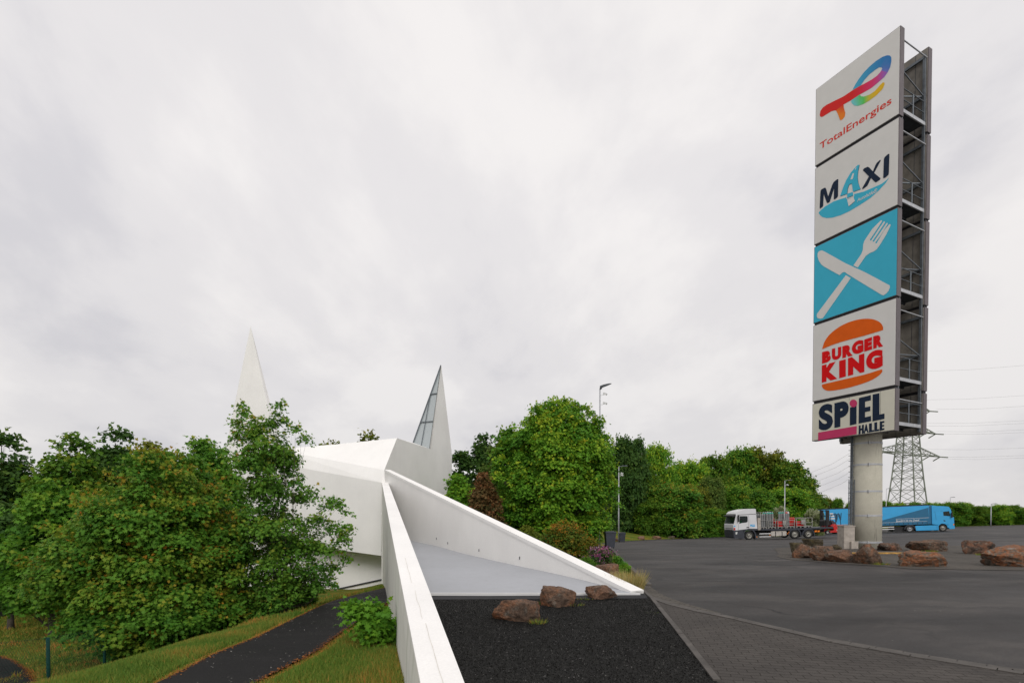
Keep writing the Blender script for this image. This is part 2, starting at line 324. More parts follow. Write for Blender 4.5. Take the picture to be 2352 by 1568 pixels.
# ------------------------------------------------------------------ object helpers
COL = scene.collection
def tag(o, label=None, cat=None, group=None, kind=None):
    if label: o['label'] = label
    if cat: o['category'] = cat
    if group: o['group'] = group
    if kind: o['kind'] = kind
    return o
def empty(name, loc, label, cat, group=None, rot=None):
    o = bpy.data.objects.new(name, None); COL.objects.link(o); o.location = loc; o.empty_display_size = .3
    if rot is not None: o.rotation_euler = rot
    return tag(o, label, cat, group)
class MB:
    def __init__(s, off=(0, 0, 0)):
        s.v = []; s.f = []; s.m = []; s.off = Vector(off); s.cur = 0; s.col = None
    def add(s, vs, fs):
        b = len(s.v); s.v += [tuple(Vector(p)-s.off) for p in vs]
        s.f += [tuple(b+i for i in f) for f in fs]; s.m += [s.cur]*len(fs); return s
    def box(s, c, d, mat=None):
        x, y, z = d[0]/2, d[1]/2, d[2]/2; c = Vector(c)
        pts = [Vector((sx*x, sy*y, sz*z)) for sx in (-1, 1) for sy in (-1, 1) for sz in (-1, 1)]
        if mat is not None: pts = [mat @ p for p in pts]
        return s.add([c+p for p in pts], [(0, 1, 3, 2), (4, 6, 7, 5), (0, 4, 5, 1), (2, 3, 7, 6), (0, 2, 6, 4), (1, 5, 7, 3)])
    def bar(s, a, b, w, h=None, up=(0, 0, 1)):
        a = Vector(a); b = Vector(b); h = h or w; d = (b-a).normalized(); up = Vector(up)
        if abs(d.dot(up)) > .98: up = Vector((0, 1, 0)) if abs(d.y) < .9 else Vector((1, 0, 0))
        r = d.cross(up).normalized()*w/2; t = r.cross(d).normalized()*h/2
        return s.add([p+sr*r+st*t for p in (a, b) for sr in (-1, 1) for st in (-1, 1)],
                     [(0, 1, 3, 2), (4, 6, 7, 5), (0, 4, 5, 1), (2, 3, 7, 6), (0, 2, 6, 4), (1, 5, 7, 3)])
    def tube(s, pts, rad, n=8, caps=True):
        pts = [Vector(p) for p in pts]
        rad = rad if isinstance(rad, (list, tuple)) else [rad]*len(pts)
        vs = []; fs = []; ref = None
        for i, p in enumerate(pts):
            d = (pts[min(i+1, len(pts)-1)]-pts[max(i-1, 0)]).normalized()
            if ref is None: ref = Vector((1, 0, 0)) if abs(d.x) < .8 else Vector((0, 1, 0))
            a = d.cross(ref).normalized(); b = d.cross(a).normalized(); ref = a.cross(d)
            for k in range(n):
                t = 2*math.pi*k/n; vs.append(p+(a*math.cos(t)+b*math.sin(t))*rad[i])
        for i in range(len(pts)-1):
            for k in range(n):
                fs.append((i*n+k, i*n+(k+1) % n, (i+1)*n+(k+1) % n, (i+1)*n+k))
        if caps: fs += [tuple(range(n))[::-1], tuple((len(pts)-1)*n+k for k in range(n))]
        return s.add(vs, fs)
    def prism(s, prof, y0, y1, taper=None):   # prof in (x,z), extruded along y
        n = len(prof); vs = []
        for y in (y0, y1):
            for (x, z) in prof:
                k = taper(z) if taper else 1
                vs.append((x, y*k, z))
        return s.add(vs, [tuple(range(n)), tuple(range(2*n-1, n-1, -1))]+[(i, n+i, n+(i+1) % n, (i+1) % n) for i in range(n)])
    def build(s, name, mats, parent=None, smooth=False, bevel=0):
        me = bpy.data.meshes.new(name); me.from_pydata(s.v, [], s.f); 
        if not isinstance(mats, (list, tuple)): mats = [mats]
        for m in mats: me.materials.append(MAT[m] if isinstance(m, str) else m)
        me.polygons.foreach_set('material_index', s.m)
        bm = bmesh.new(); bm.from_mesh(me); bmesh.ops.recalc_face_normals(bm, faces=bm.faces); bm.to_mesh(me); bm.free()
        if smooth: me.polygons.foreach_set('use_smooth', [True]*len(me.polygons))
        me.update()
        o = bpy.data.objects.new(name, me); COL.objects.link(o); o.parent = parent
        if bevel:
            b = o.modifiers.new('bevel', 'BEVEL'); b.width = bevel; b.segments = 2; b.limit_method = 'ANGLE'; b.angle_limit = R_(35)
        if s.col is not None:
            a = me.color_attributes.new('col', 'FLOAT_COLOR', 'POINT'); a.data.foreach_set('color', np.array(s.col, dtype=np.float32).ravel())
        return o
def copy_tree(o, parent=None):
    c = o.copy(); COL.objects.link(c); c.parent = parent
    for ch in [x for x in bpy.data.objects if x.parent == o]: copy_tree(ch, c)
    return c
def children(o): return [x for x in bpy.data.objects if x.parent == o]

def sheet(name, poly, fn, off, mat, cell=1.5, label=None, cat=None, kind='structure', parent=None):
    bm = bmesh.new(); vs = [bm.verts.new((p[0], p[1], 0)) for p in poly]; bm.faces.new(vs).normal_update()
    xs = [p[0] for p in poly]; ys = [p[1] for p in poly]
    def cuts(a, b):
        r = []; t = a+cell
        c = cell
        while t < b: r.append(t); t += c*(1 if abs(t) < 40 else 2.5)
        return r
    for x in cuts(min(xs), max(xs)):
        bmesh.ops.bisect_plane(bm, geom=bm.verts[:]+bm.edges[:]+bm.faces[:], plane_co=(x, 0, 0), plane_no=(1, 0, 0))
    for y in cuts(min(ys), max(ys)):
        bmesh.ops.bisect_plane(bm, geom=bm.verts[:]+bm.edges[:]+bm.faces[:], plane_co=(0, y, 0), plane_no=(0, 1, 0))
    bmesh.ops.triangulate(bm, faces=bm.faces[:])
    for v in bm.verts: v.co.z = fn(v.co.x, v.co.y)+off
    bmesh.ops.recalc_face_normals(bm, faces=bm.faces)
    if sum(f.normal.z for f in bm.faces) < 0: bmesh.ops.reverse_faces(bm, faces=bm.faces)
    me = bpy.data.meshes.new(name); bm.to_mesh(me); bm.free(); me.materials.append(MAT[mat])
    me.polygons.foreach_set('use_smooth', [True]*len(me.polygons))
    o = bpy.data.objects.new(name, me); COL.objects.link(o); o.parent = parent
    return tag(o, label, cat, None, kind)

# ================================================================== SETTING
# ground: one sheet to the horizon with a step hidden under the ramp wall
rows = list(np.arange(-14, 40, .7))+list(np.arange(40, 112, 2.0))+[116, 122, 130, 145, 170, 210, 280, 400, 700, 1200, 2500]
cols = [-2500, -1200, -500, -220, -140, -100, -75, -60, -50, -42, -36, -31, -27, -24]+list(np.arange(-22, -.2, .55))+[-.17, -.05, .05, .12]+list(np.arange(.6, 12, .8))+list(np.arange(13, 60, 2.5))+[64, 70, 78, 90, 105, 125, 150, 200, 300, 500, 1200, 2500]
vv = []; ff = []
for Y in rows:
    for s in cols:
        x = xb(Y)+s
        yy = min(Y, 200)
        if yy < 29: z = zl(x, yy) if s < 0 else g(x, yy)-.06
        else: z = lerp(zl(x, yy), g(x, yy)-.06, ss((s-1)/12))
        vv.append((x, Y, z))
nc = len(cols)
for i in range(len(rows)-1):
    for j in range(nc-1): ff.append((i*nc+j, i*nc+j+1, (i+1)*nc+j+1, (i+1)*nc+j))
mb = MB(); mb.v = vv; mb.f = ff; mb.m = [0]*len(ff); tag(mb.build('ground', 'grass', smooth=True), kind='structure')

def GP(lst, fn=g, **k):
    r = []
    for (u, v) in lst:
        p = G(u, v, fn, **k); r.append((p.x, p.y))
    return r
# parking lot outline
kerbL = GP([(1476, 1356), (1491, 1345.5), (1456, 1311), (1428, 1287), (1405, 1262)])
lot_near = [(-.2, -12), (40, -12), (110, 10), (125, 60), (118, 96), (55, 96), (31, 82), (18, 66), (12, 59)]
edge_gravel = GP([(1477, 1357), (1497, 1375), (1563, 1459), (1579, 1479), (1647, 1568)])
lot = [edge_gravel[-1], (edge_gravel[-1][0]-.7, 1.0), (.9, -12)]+lot_near[1:]+[(9.0, 52), (8.2, 44)]+kerbL[::-1][:4]+edge_gravel[:4]
sheet('parking_lot', lot, g, .0, 'lot', 1.6)
# block paving strip between the gravel and the asphalt
kb = [(1497, 1374), (1539, 1389), (1603, 1405), (1691, 1423), (1791, 1447), (1911, 1475), (2091, 1507), (2291, 1539), (2352, 1549)]
kbp = GP(kb)
e2 = (kbp[-1][0]+2.2, kbp[-1][1]-.9)
sheet('pavement', edge_gravel[1:]+[(edge_gravel[-1][0]-.7, 1.0), (1.2, -6), (9, -6)]+[e2]+kbp[::-1], g, .010, 'paver', .8)
flare = GP([(1477, 1357), (1483, 1339), (1501, 1352), (1523, 1367), (1571, 1385), (1651, 1407), (1691, 1422), (1603, 1404), (1539, 1388), (1497, 1373)])
sheet('pavement_edge', flare, g, .006, 'paver2', .5)
def strip(name, pts, wd, fn, h, mat, seg=None, gap=.012, kind='structure', label=None, cat=None, parent=None, below=.08):
    mb = MB(); 
    for a, b in zip(pts[:-1], pts[1:]):
        A = Vector((a[0], a[1])); Bv = Vector((b[0], b[1])); Ln = (Bv-A).length; n = max(1, round(Ln/(seg or Ln)))
        d = (Bv-A)/Ln; nn = Vector((-d.y, d.x))*wd/2
        for k in range(n):
            p = A+d*(Ln*k/n+gap/2); q = A+d*(Ln*(k+1)/n-gap/2)
            dz = random.uniform(-.003, .003)
            vs = []
            for c in (p-nn, p+nn, q+nn, q-nn):
                z = fn(c.x, c.y); vs += [(c.x, c.y, z-below), (c.x, c.y, z+h+dz)]
            mb.add(vs, [(1, 3, 5, 7), (0, 2, 3, 1), (2, 4, 5, 3), (4, 6, 7, 5), (6, 0, 1, 7)])
    o = mb.build(name, mat, parent); return tag(o, label, cat, None, kind)
strip('kerb', kbp+[e2], .11, g, .022, 'kerb', .5)
nb = [(kbp[i][0]+.02, kbp[i][1]+.14) for i in range(len(kbp))]+[(e2[0], e2[1]+.14)]
strip('kerb_row', nb, .11, g, .016, 'kerb', .24)
strip('gravel_kerb', edge_gravel, .07, g, .035, 'kerb', .9)
strip('garden_kerb', kerbL[1:], .12, g, .05, 'kerb', .9)
# traffic island paving under the pylon sign
isl = GP([(1789, 1272.5), (1783, 1277), (1793, 1281), (1815, 1285), (1911, 1293), (2011, 1299), (2091, 1306), (2211, 1308), (2352, 1310)])
isl += [(isl[-1][0]+9, isl[-1][1]-.4), (isl[-1][0]+13, isl[-1][1]+8), (30, 34), (22, 33.5), (17, 30.5), (14.3, 28)]
sheet('traffic_island', isl, g, .012, 'paver2', 1.2)
mb = MB(); NB = 5; E_ = [(7.4, 40)]+[(8.2, 44), (9.0, 52), (12, 59), (18, 66), (31, 82), (55, 96), (80, 97)]; vs = []; ED = []
for a, b in zip(E_[:-1], E_[1:]):
    n_ = max(1, int(math.hypot(b[0]-a[0], b[1]-a[1])/3))
    for k in range(n_): ED.append((lerp(a[0], b[0], k/n_), lerp(a[1], b[1], k/n_)))
for i, (x, y) in enumerate(ED):
    a = ED[max(0, i-1)]; b = ED[min(len(ED)-1, i+1)]; d = math.hypot(b[0]-a[0], b[1]-a[1]); nx, ny = -(b[1]-a[1])/d, (b[0]-a[0])/d
    for k in range(NB):
        t = k/(NB-1)*10.0; px_, py_ = x+nx*t, y+ny*t
        vs.append((px_, py_, g(x, y)+.02+(0 if k == 0 else .05+.10*t+.12*mnoise.noise(Vector((px_*.3, py_*.3, 0))))))
mb.add(vs, [(i*NB+k, i*NB+k+1, (i+1)*NB+k+1, (i+1)*NB+k) for i in range(len(ED)-1) for k in range(NB-1)])
tag(mb.build('verge', 'grass', smooth=True), kind='structure')
# gravel bed
# gravel line of the ramp floor
GY = 10.2
gb = [(.74-.266*10.1, 10.1), (2.72, 10.42)]+edge_gravel[:]+[(edge_gravel[-1][0]-.7, 1.0), (.9, -8), (.72, 0)]
sheet('gravel_bed', gb, g, .018, 'gravelm', .7)
sheet('asphalt_strip', [(.74-.266*9.6, 9.6), (2.58, 9.72), (2.68, 10.3), (.74-.266*10.2, 10.2)], g, .026, 'strip', .7)
# footpaths on the lawn side
pl = [(370, 1568), (489, 1506), (595, 1462.5), (700, 1410), (766, 1380.7), (890, 1349)]
pr = [(592, 1568), (727, 1497), (795, 1446.7), (850, 1412), (893, 1384)]
PL = GP(pl, zl, y0=2.0); PR = GP(pr, zl, y0=2.0)
poly = [(PL[0][0]+1.9, -8), (PL[0][0]+.2, -8), (PL[0][0]+.15, 2)]+PL+[(-5.35, 24), (-6.4, 27.5), (-6.5, 29), (-6.0, 29), (.38-.266*21, 21), (.38-.266*18, 18)]+PR[::-1]+[(PR[0][0]+.2, 2)]
PATHPOLY = poly
sheet('footpath', poly, zl, .03, 'pathm', .5)
c1 = GP([(0, 1508), (30, 1518), (60, 1540), (78, 1568)], zl)
sheet('side_path', c1+[(c1[-1][0]+.3, 4), (-22, 4), (-22, c1[0][1]+.3)], zl, .03, 'pathm', .6)
c2 = GP([(-40, 1392), (0, 1390), (70, 1382), (96, 1389), (40, 1406), (0, 1417), (-40, 1425)], zl)
sheet('rear_path', c2, zl, .03, 'pathm', .8)

# ================================================================== CHURCH
CH = Vector((-9, 33, -4))
church = empty('church', CH, 'white angular modern church with two pointed spires and long sloping ramp walls', 'church')
def solid(name, verts, faces, mat, par=church, off=CH, bevel=0, smooth=False):
    mb = MB(off); mb.add(verts, faces); return mb.build(name, mat, par, bevel=bevel, smooth=smooth)
H1 = P(882.6, 1079, 29.8); H2 = P(875.5, 1107.7, 29.5); H3 = P(875.5, 1275.6, 29.5)
A0 = P(640, 1033, 33.0); E1 = P(1038, 1042.6, 40.0); E2 = P(1038, 1200, 40.0); T = P(1013.6, 838.9, 39.0)
nrm = (E2-H1).cross(T-H1).normalized()
RP = PP(912, 1005.6, H1, nrm); S1 = PP(986.7, 1030, H1, nrm); E1 = PP(1038, 1042.6, H1, nrm); E2 = PP(1038, 1148, H1, nrm)
E3 = Vector((E2.x, E2.y, -5)); H4 = Vector((H1.x, H1.y, -5))
BL = P(949.8, 1016.5, S1.y+2.0); BK = P(990, 1000, S1.y+3.6)
RB = P(770, 1020, 44); AB = P(640, 1030, 43); EB = P(1034, 1042, 43.5)
W0 = P(540, 1229, 34.2); W1 = P(540, 1046, 34.2)
# roof
solid('roof', [A0, RP, H1, H2, RB, AB, BL, EB], [(0, 1, 2), (0, 2, 3), (0, 5, 4, 1), (1, 4, 6), (4, 7, 6)], 'white')
# east wall (right of the ridge)
solid('wall', [H1, RP, S1, E1, E2, E3, H4, Vector((EB.x, EB.y, EB.z)), Vector((EB.x, EB.y, -5)), BL], [(0, 1, 2, 3, 4, 5, 6), (3, 7, 8, 5), (1, 9, 2)], 'white')
# west wall, raised above a recessed base
solid('wall', [A0, H2, H3, W0, W1, P(875.5, 1272, 31.6), P(540, 1225, 36)], [(0, 1, 2, 3, 4), (2, 5, 6, 3)], 'white')
b0 = P(887.5, 1326, 31.2); b1 = P(747, 1357, 32.2); b2 = P(540, 1395, 34.4)
solid('base_wall', [b0, b1, b2, P(540, 1225, 34.6), P(747, 1250, 32.4), P(887.5, 1268, 31.4),
      b0+Vector((0, 0, -1)), b1+Vector((0, 0, -1)), b2+Vector((0, 0, -1))], [(0, 1, 4, 5), (1, 2, 3, 4), (0, 6, 7, 1), (1, 7, 8, 2)], 'white')
mb = MB(CH)
mb.bar(b0+Vector((-.02, -.05, -.05)), b1+Vector((0, -.05, -.02)), .05, .08); mb.build('base_trim', 'cabdark', church)
# right spire: white faces + glazed flank
ap = T
solid('spire', [ap, S1, E1, EB, BK, BL], [(0, 1, 2), (0, 2, 3), (0, 3, 4), (0, 4, 5)], 'white')
gl = solid('spire_window', [lerp(ap, BL, .06), BL, S1+Vector((-.03, 0, 0)), lerp(ap, S1, .06)+Vector((-.03, 0, 0))], [(0, 1, 2, 3)], 'spireglass')
solid('spire_backing', [ap, BL+Vector((.1, .1, 0)), S1+Vector((.05, .1, 0))], [(0, 1, 2)], 'panelback')
mb = MB(CH)
offn = Vector((-.03, -.05, 0))
mb.bar(ap+offn, BL+offn, .07); 
for t in (.38, .74): mb.bar(lerp(ap, BL, t)+offn, lerp(ap, S1, t*.93)+offn, .06)
mb.bar(lerp(ap, BL, .38)+offn, lerp(BL, S1, .52)+offn, .04)
fr = mb.build('window_frame', 'steel', gl)
# left spire
aL = P(575.6, 748.6, 34.5)
l0 = P(512.5, 1057, 35.2); l1 = P(641, 1057, 33.9); l2 = P(655, 1060, 35.4); l3 = P(585, 1050, 38)
dn = lambda p: Vector((p.x+(p.x-aL.x)*.12, p.y, -5.5))
solid('spire', [aL, l0, l1, l2, l3, dn(l0), dn(l1), dn(l2), dn(l3)],
      [(0, 1, 2), (0, 2, 3), (0, 3, 4), (0, 4, 1), (1, 5, 6, 2), (2, 6, 7, 3), (3, 7, 8, 4), (4, 8, 5, 1)], 'white')
# long ramp wall (left arm)
def zc(Y): return -1.39+(H2.z+1.39)/25.4*(Y-4.2)
vs = []
for Y in (2.2, 10, 20, 29.6):
    xl = .37-.266*Y; wd = .34
    zb = min(zl(xl-.1, Y), -1.6)-.5
    z = zc(Y)
    vs += [(xl, Y, z), (xl+wd, Y, z+.0), (xl+wd, Y, zb), (xl-(.05 if Y < 20 else 0), Y, zb)]
fs = [(0, 1, 2, 3), (12, 15, 14, 13)]
for i in range(3):
    for k in range(4): fs.append((i*4+k, i*4+(k+1) % 4, i*4+4+(k+1) % 4, i*4+4+k))
lw = solid('ramp_wall', vs, fs, ['whitedirty'], bevel=.012)
# smooth render coat on its sloping top
vs = []
for Y in (2.2, 29.6):
    xl = .37-.266*Y; z = zc(Y)
    vs += [(xl-.012, Y, z-.03), (xl+.352, Y, z-.03), (xl+.352, Y, z+.012), (xl-.012, Y, z+.012)]
solid('coping', vs, [(0, 1, 2, 3), (4, 7, 6, 5), (0, 4, 5, 1), (1, 5, 6, 2), (2, 6, 7, 3), (3, 7, 4, 0)], 'white', par=lw, bevel=.006)
for (ya, yb, k0) in ((4.0, 5.6, .17), (5.75, 6.9, .15), (7.3, 9.0, .14)):
    mb = MB(CH); n_ = 14; L_ = []; 
    for i in range(n_+1):
        Y = lerp(ya, yb, i/n_); xl = .37-.266*Y; k = k0+.012*mnoise.noise(Vector((Y*3, 1, 0))); wd = .0025+.003*abs(mnoise.noise(Vector((Y*5, 7, 0))))
        L_.append((Vector((xl+k-wd, Y, zc(Y)+.0155)), Vector((xl+k+wd, Y, zc(Y)+.0155))))
    for p, q in zip(L_[:-1], L_[1:]): mb.add([p[0], p[1], q[1], q[0]], [(0, 1, 2, 3)])
    mb.build('hairline_crack', 'crackm', lw)
# small wedge closing the hub
solid('wall', [H1, H2, Vector((-7.1, 29.6, 1.9)), Vector((-7.1, 29.6, -2)), Vector((H2.x, H2.y, -4.5)), Vector((H1.x+.25, H1.y+.3, -3))],
      [(0, 1, 2), (0, 2, 3, 5), (1, 4, 3, 2)], 'white')
# right arm: tapering wall from the hub down to the car park
tip = Vector((2.42, 10.35, -1.6)); hub = Vector((-7.35, 29.6, H1.z-.02))
ad = Vector((hub.x-tip.x, hub.y-tip.y, 0)).normalized(); an = Vector((ad.y, -ad.x, 0))   # outward (right/back)
if an.x < 0: an = -an
th = .30
a = tip; b = hub; bz = -4.5
mid = lambda t: lerp(a, b, t)
vs = [a+Vector((0, 0, .02)), b, Vector((b.x, b.y, bz)), Vector((a.x, a.y, -2.2)),
      a+an*th+Vector((0, 0, .02)), b+an*th, Vector((b.x, b.y, bz))+an*th, Vector((a.x, a.y, -2.2))+an*th]
rw = solid('ramp_wall', vs, [(0, 1, 2, 3), (4, 7, 6, 5), (0, 4, 5, 1), (0, 3, 7, 4), (1, 5, 6, 2), (3, 2, 6, 7)], 'white')
cs = [p+an*k+Vector((0, 0, h)) for p, hh in ((a, .05), (b, .11)) for k, h in ((-.02, -hh), (th+.02, -hh), (th+.02, .035), (-.02, .035))]
solid('coping', cs, [(0, 1, 2, 3), (4, 7, 6, 5), (0, 4, 5, 1), (1, 5, 6, 2), (2, 6, 7, 3), (3, 7, 4, 0)], 'white', par=rw)
# dark drips below weep holes on the inner face
for (u, v) in ((1003, 1236), (1029, 1246.5), (1100.6, 1263), (1194, 1280.5)):
    d = ray(u, v); n2 = -an; t_ = a.dot(n2)/d.dot(n2); p = d*t_ - an*.012
    mb = MB(CH); mb.box(p, (.022, .03, .08)); mb.build('drain_slot', 'cabdark', rw)
# grey coated ramp floor between the arms
def armz(t): return np.interp(t, [0, .163, .319, .45, .6, .743, .95], [-1.60, -1.50, -1.50, -1.42, -1.34, -1.285, -1.2])
pts = []
for t in np.linspace(-.01, .95, 22):
    p = mid(t); pts.append(Vector((p.x, p.y, float(armz(t)) + .012*math.sin(t*25))))
lf = []
for t in np.linspace(0, 1, 22):
    Y = lerp(10.09, 28.6, t); lf.append(Vector((.705-.266*Y, Y, lerp(-1.575, -1.2, ss(t)))))
vs = pts+lf; n = 22
solid('ramp_floor', vs, [(i, i+1, n+i+1, n+i) for i in range(n-1)], 'floorgrey', smooth=True)
# white edge profile where the floor meets the gravel
mb = MB(CH); q0 = Vector((.70-.266*10.12, 10.12, -1.560)); q1 = Vector((2.55, 10.24, -1.585))
mb.bar(q0+Vector((0, -.06, -.022)), q1+Vector((0, -.06, -.022)), .07, .05)
mb.build('floor_edge', 'whitepaint', church)
mb = MB(); 
q = Vector((-10.3, 26.9, 0))
q = P(757, 1357, 31.2)
mb = MB(q)
for k in range(3): mb.box(q+Vector((-.1*k, 0, -.25+.13*k)), (1.3, .5, .12))
tag(mb.build('low_brick_wall', 'brick', bevel=.02), 'low reddish brick wall at the foot of the white church base', 'wall'); bpy.data.objects['low_brick_wall'].location = q

# ================================================================== PYLON SIGN
k_ = 3.67
SR = Vector((18.33, 24.6, 0)); SD = Vector((-.494, 1, 0)).normalized(); SN = Vector((1, .494, 0)).normalized(); 
WID = 4.10
SLft = SR+SD*WID
colc = SR+SD*(WID/2)+SN*1.41
gz = g(colc.x, colc.y)
SO = Vector((colc.x, colc.y, gz))
sign = empty('pylon_sign', SO, 'tall roadside pylon sign with five stacked advertising panels on a concrete column', 'pylon sign')
def sz(v): return PP(2059-(v<600)*0+ (988-v)/926*11-6, v, SR, SN).z
zb = [(sz(61.2), sz(264.2)), (sz(270.2), sz(471.8)), (sz(477.5), sz(678.8)), (sz(684.2), sz(884.6)), (sz(890.5), sz(988.1))]
def SP(s, z, n): # s: 0 left .. WID right on the face plane
    q = SLft - SD*s + SN*n; return Vector((q.x, q.y, z))
def sbox(mb, s0, s1, z0, z1, n0, n1):
    vs = [SP(s, z, n) for s in (s0, s1) for z in (z0, z1) for n in (n0, n1)]
    mb.add(vs, [(0, 1, 3, 2), (4, 6, 7, 5), (0, 4, 5, 1), (2, 3, 7, 6), (0, 2, 6, 4), (1, 5, 7, 3)])
def Z2S(reg):   # zoom picture coordinates -> point on the face plane
    x0, y0, k = reg
    def f(px, py, off):
        u = (x0+px/k)*.9408; v = (y0+py/k)*.9408
        p = PP(u, v, SR-SN*off, SN); return p
    return f
Z1 = Z2S((1980, 60, 4.3565)); Z2 = Z2S((1980, 350, 5.8087)); Z3 = Z2S((1980, 500, 5.2261)); Z4 = Z2S((1980, 740, 4.4783))
def catmull(pts, k=4):
    n = len(pts); r = []
    for i in range(n):
        p0, p1, p2, p3 = [Vector((*pts[(i+j-1) % n], 0)) for j in range(4)]
        for t in range(k):
            t /= k; r.append(tuple((.5*((2*p1)+(p2-p0)*t+(2*p0-5*p1+4*p2-p3)*t*t+(3*p1-p0-3*p2+p3)*t**3))[:2]))
    return r
def art(name, polys, zf, off, mat, parent, smooth=0, cols=None):
    if len(polys) > 1:
        for q in polys: art(name, [q], zf, off, mat, parent, smooth, cols)
        return
    mb = MB(SO); cc = []
    for i, pl_ in enumerate(polys):
        q = catmull(pl_, smooth) if smooth else pl_
        vs = [zf(x, y, off) for x, y in q]
        bm = bmesh.new(); bv = [bm.verts.new(v) for v in vs]; f = bm.faces.new(bv); f.normal_update()
        bmesh.ops.triangulate(bm, faces=[f]); bm.verts.index_update()
        mb.add([v.co.copy() for v in bm.verts], [tuple(v.index for v in f.verts) for f in bm.faces]); bm.free()
        if cols: cc += [cols(x, y) for x, y in q]
    if cols: mb.col = cc
    return mb.build(name, mat, parent)
_gc = {}
def glyph(ch, fat=0.0, shear=0.0, norm=True):
    key = (ch, fat, shear, norm)
    if key in _gc: return _gc[key]
    cu = bpy.data.curves.new('t', 'FONT'); cu.body = ch; cu.offset = fat; cu.shear = shear; cu.resolution_u = 5
    ob = bpy.data.objects.new('t', cu); COL.objects.link(ob); bpy.context.view_layer.update()
    me = bpy.data.meshes.new_from_object(ob.evaluated_get(bpy.context.evaluated_depsgraph_get()))
    vs = [(v.co.x, v.co.y) for v in me.vertices]; fs = [tuple(p.vertices) for p in me.polygons]
    bpy.data.objects.remove(ob); bpy.data.meshes.remove(me); bpy.data.curves.remove(cu)
    x0 = min(v[0] for v in vs); x1 = max(v[0] for v in vs); y0 = min(v[1] for v in vs); y1 = max(v[1] for v in vs)
    if norm: vs = [((x-x0)/(x1-x0), (y-y0)/(y1-y0)) for x, y in vs]
    _gc[key] = (vs, fs); return _gc[key]
def quadtext(mb, ch, quad, zf, off, fat=0, shear=0, custom=None):
    TL, TR, BL_, BR = [zf(x, y, off) for x, y in quad]
    vs, fs = custom if custom else glyph(ch, fat, shear)
    mb.add([lerp(lerp(BL_, BR, x), lerp(TL, TR, x), y) for x, y in vs], fs)
def rects(*r):
    vs = []; fs = []
    for (x0, y0, x1, y1) in r:
        b = len(vs); vs += [(x0, y0), (x1, y0), (x1, y1), (x0, y1)]; fs.append((b, b+1, b+2, b+3))
    return vs, fs
gE = rects((0, 0, .52, 1), (.52, 0, 1, .2), (.52, .40, .95, .58), (.52, .8, 1, 1))
gL = rects((0, 0, .58, 1), (.58, 0, 1, .2)); gI = rects((0, 0, 1, 1)); gH = rects((0, 0, .38, 1), (.62, 0, 1, 1), (.38, .4, .62, .62))
# front panels
pm = ['panelwhite', 'panelwhite', 'panelcyan', 'panelwhite', 'panelcream']
plab = ['top sign panel with ribbon emblem and red lettering', 'sign panel with dark letters over a blue boat shape', 'blue sign panel with crossed white knife and fork',
        'sign panel with red letters between orange bun shapes', 'cream bottom sign panel with navy lettering and pink bar']
panels = []
for i, (z1, z0) in enumerate(zb):
    mb = MB(SO); mb.cur = 0; sbox(mb, .03, WID-.03, z0+.03, z1-.03, 0.0, .05)
    mb.cur = 1; sbox(mb, 0, WID, z0, z1, .02, .36)
    o = mb.build('sign_panel', [pm[i], 'panelside'], sign); o['label'] = plab[i]; panels.append(o)
for i in range(4):   # dark joints between panels
    mb = MB(SO); sbox(mb, .05, WID-.05, zb[i+1][0], zb[i][1], .06, .30); mb.build('panel_joint', 'dark', sign)
# rear panels, seen from inside
for i, (z1, z0) in enumerate(zb):
    mb = MB(SO); mb.cur = 0; sbox(mb, .04, WID-.04, z0+.02, z1-.02, 2.46, 2.50)
    mb.cur = 1; sbox(mb, 0, WID, z0, z1, 2.50, 2.82)
    for s in (WID-.55, WID-1.2, WID-2.2):
        mb.cur = 2; sbox(mb, s, s+.015, z0+.05, z1-.05, 2.452, 2.465)
    o = mb.build('rear_panel', ['panelback', 'panelside', 'steeldark'], sign)
for i in range(4):
    mb = MB(SO); sbox(mb, .05, WID-.05, zb[i+1][0], zb[i][1], 2.52, 2.8); mb.build('rear_joint', 'dark', sign)
# frame, platforms and rails in the gap
mbf = MB(SO)
for s in (WID-.12, .12, WID/2):
    for n in (.40, 2.38): sbox(mbf, s-.05, s+.05, zb[4][1]+.1, zb[0][0]-.35, n-.05, n+.05)
for i, (z1, z0) in enumerate(zb):
    hgt = z1-z0
    for n in (.45, 2.36):
        mbf.bar(SP(.1, z1-.5, n), SP(WID-.1, z1-.5, n), .1, .12)
        if i < 4:
            mbf.bar(SP(.1, z0+hgt*.42, n), SP(WID-.1, z0+hgt*.42, n), .1, .12)
    if i < 4:
        mbf.bar(SP(WID-.12, z0+hgt*.42, 2.36), SP(WID-.12, z0+hgt*.55, .45), .04)
        mbf.bar(SP(WID-.14, z0+hgt*.42, 2.36), SP(WID-1.5, z0+hgt*.5, .45), .05)
        mbf.bar(SP(WID-1.2, z0+hgt*.42, 2.36), SP(WID-2.6, z0+.5, 1.4), .06)
mbf.build('steel_frame', 'steel', sign)
for i, (z1, z0) in enumerate(zb):
    mbr = MB(SO); mbr.tube([SP(WID-.06, z1-.48, .36), SP(WID-.06, z1-.5, 2.46)], .03, 6); mbr.build('cross_rod', 'steelpale', sign)
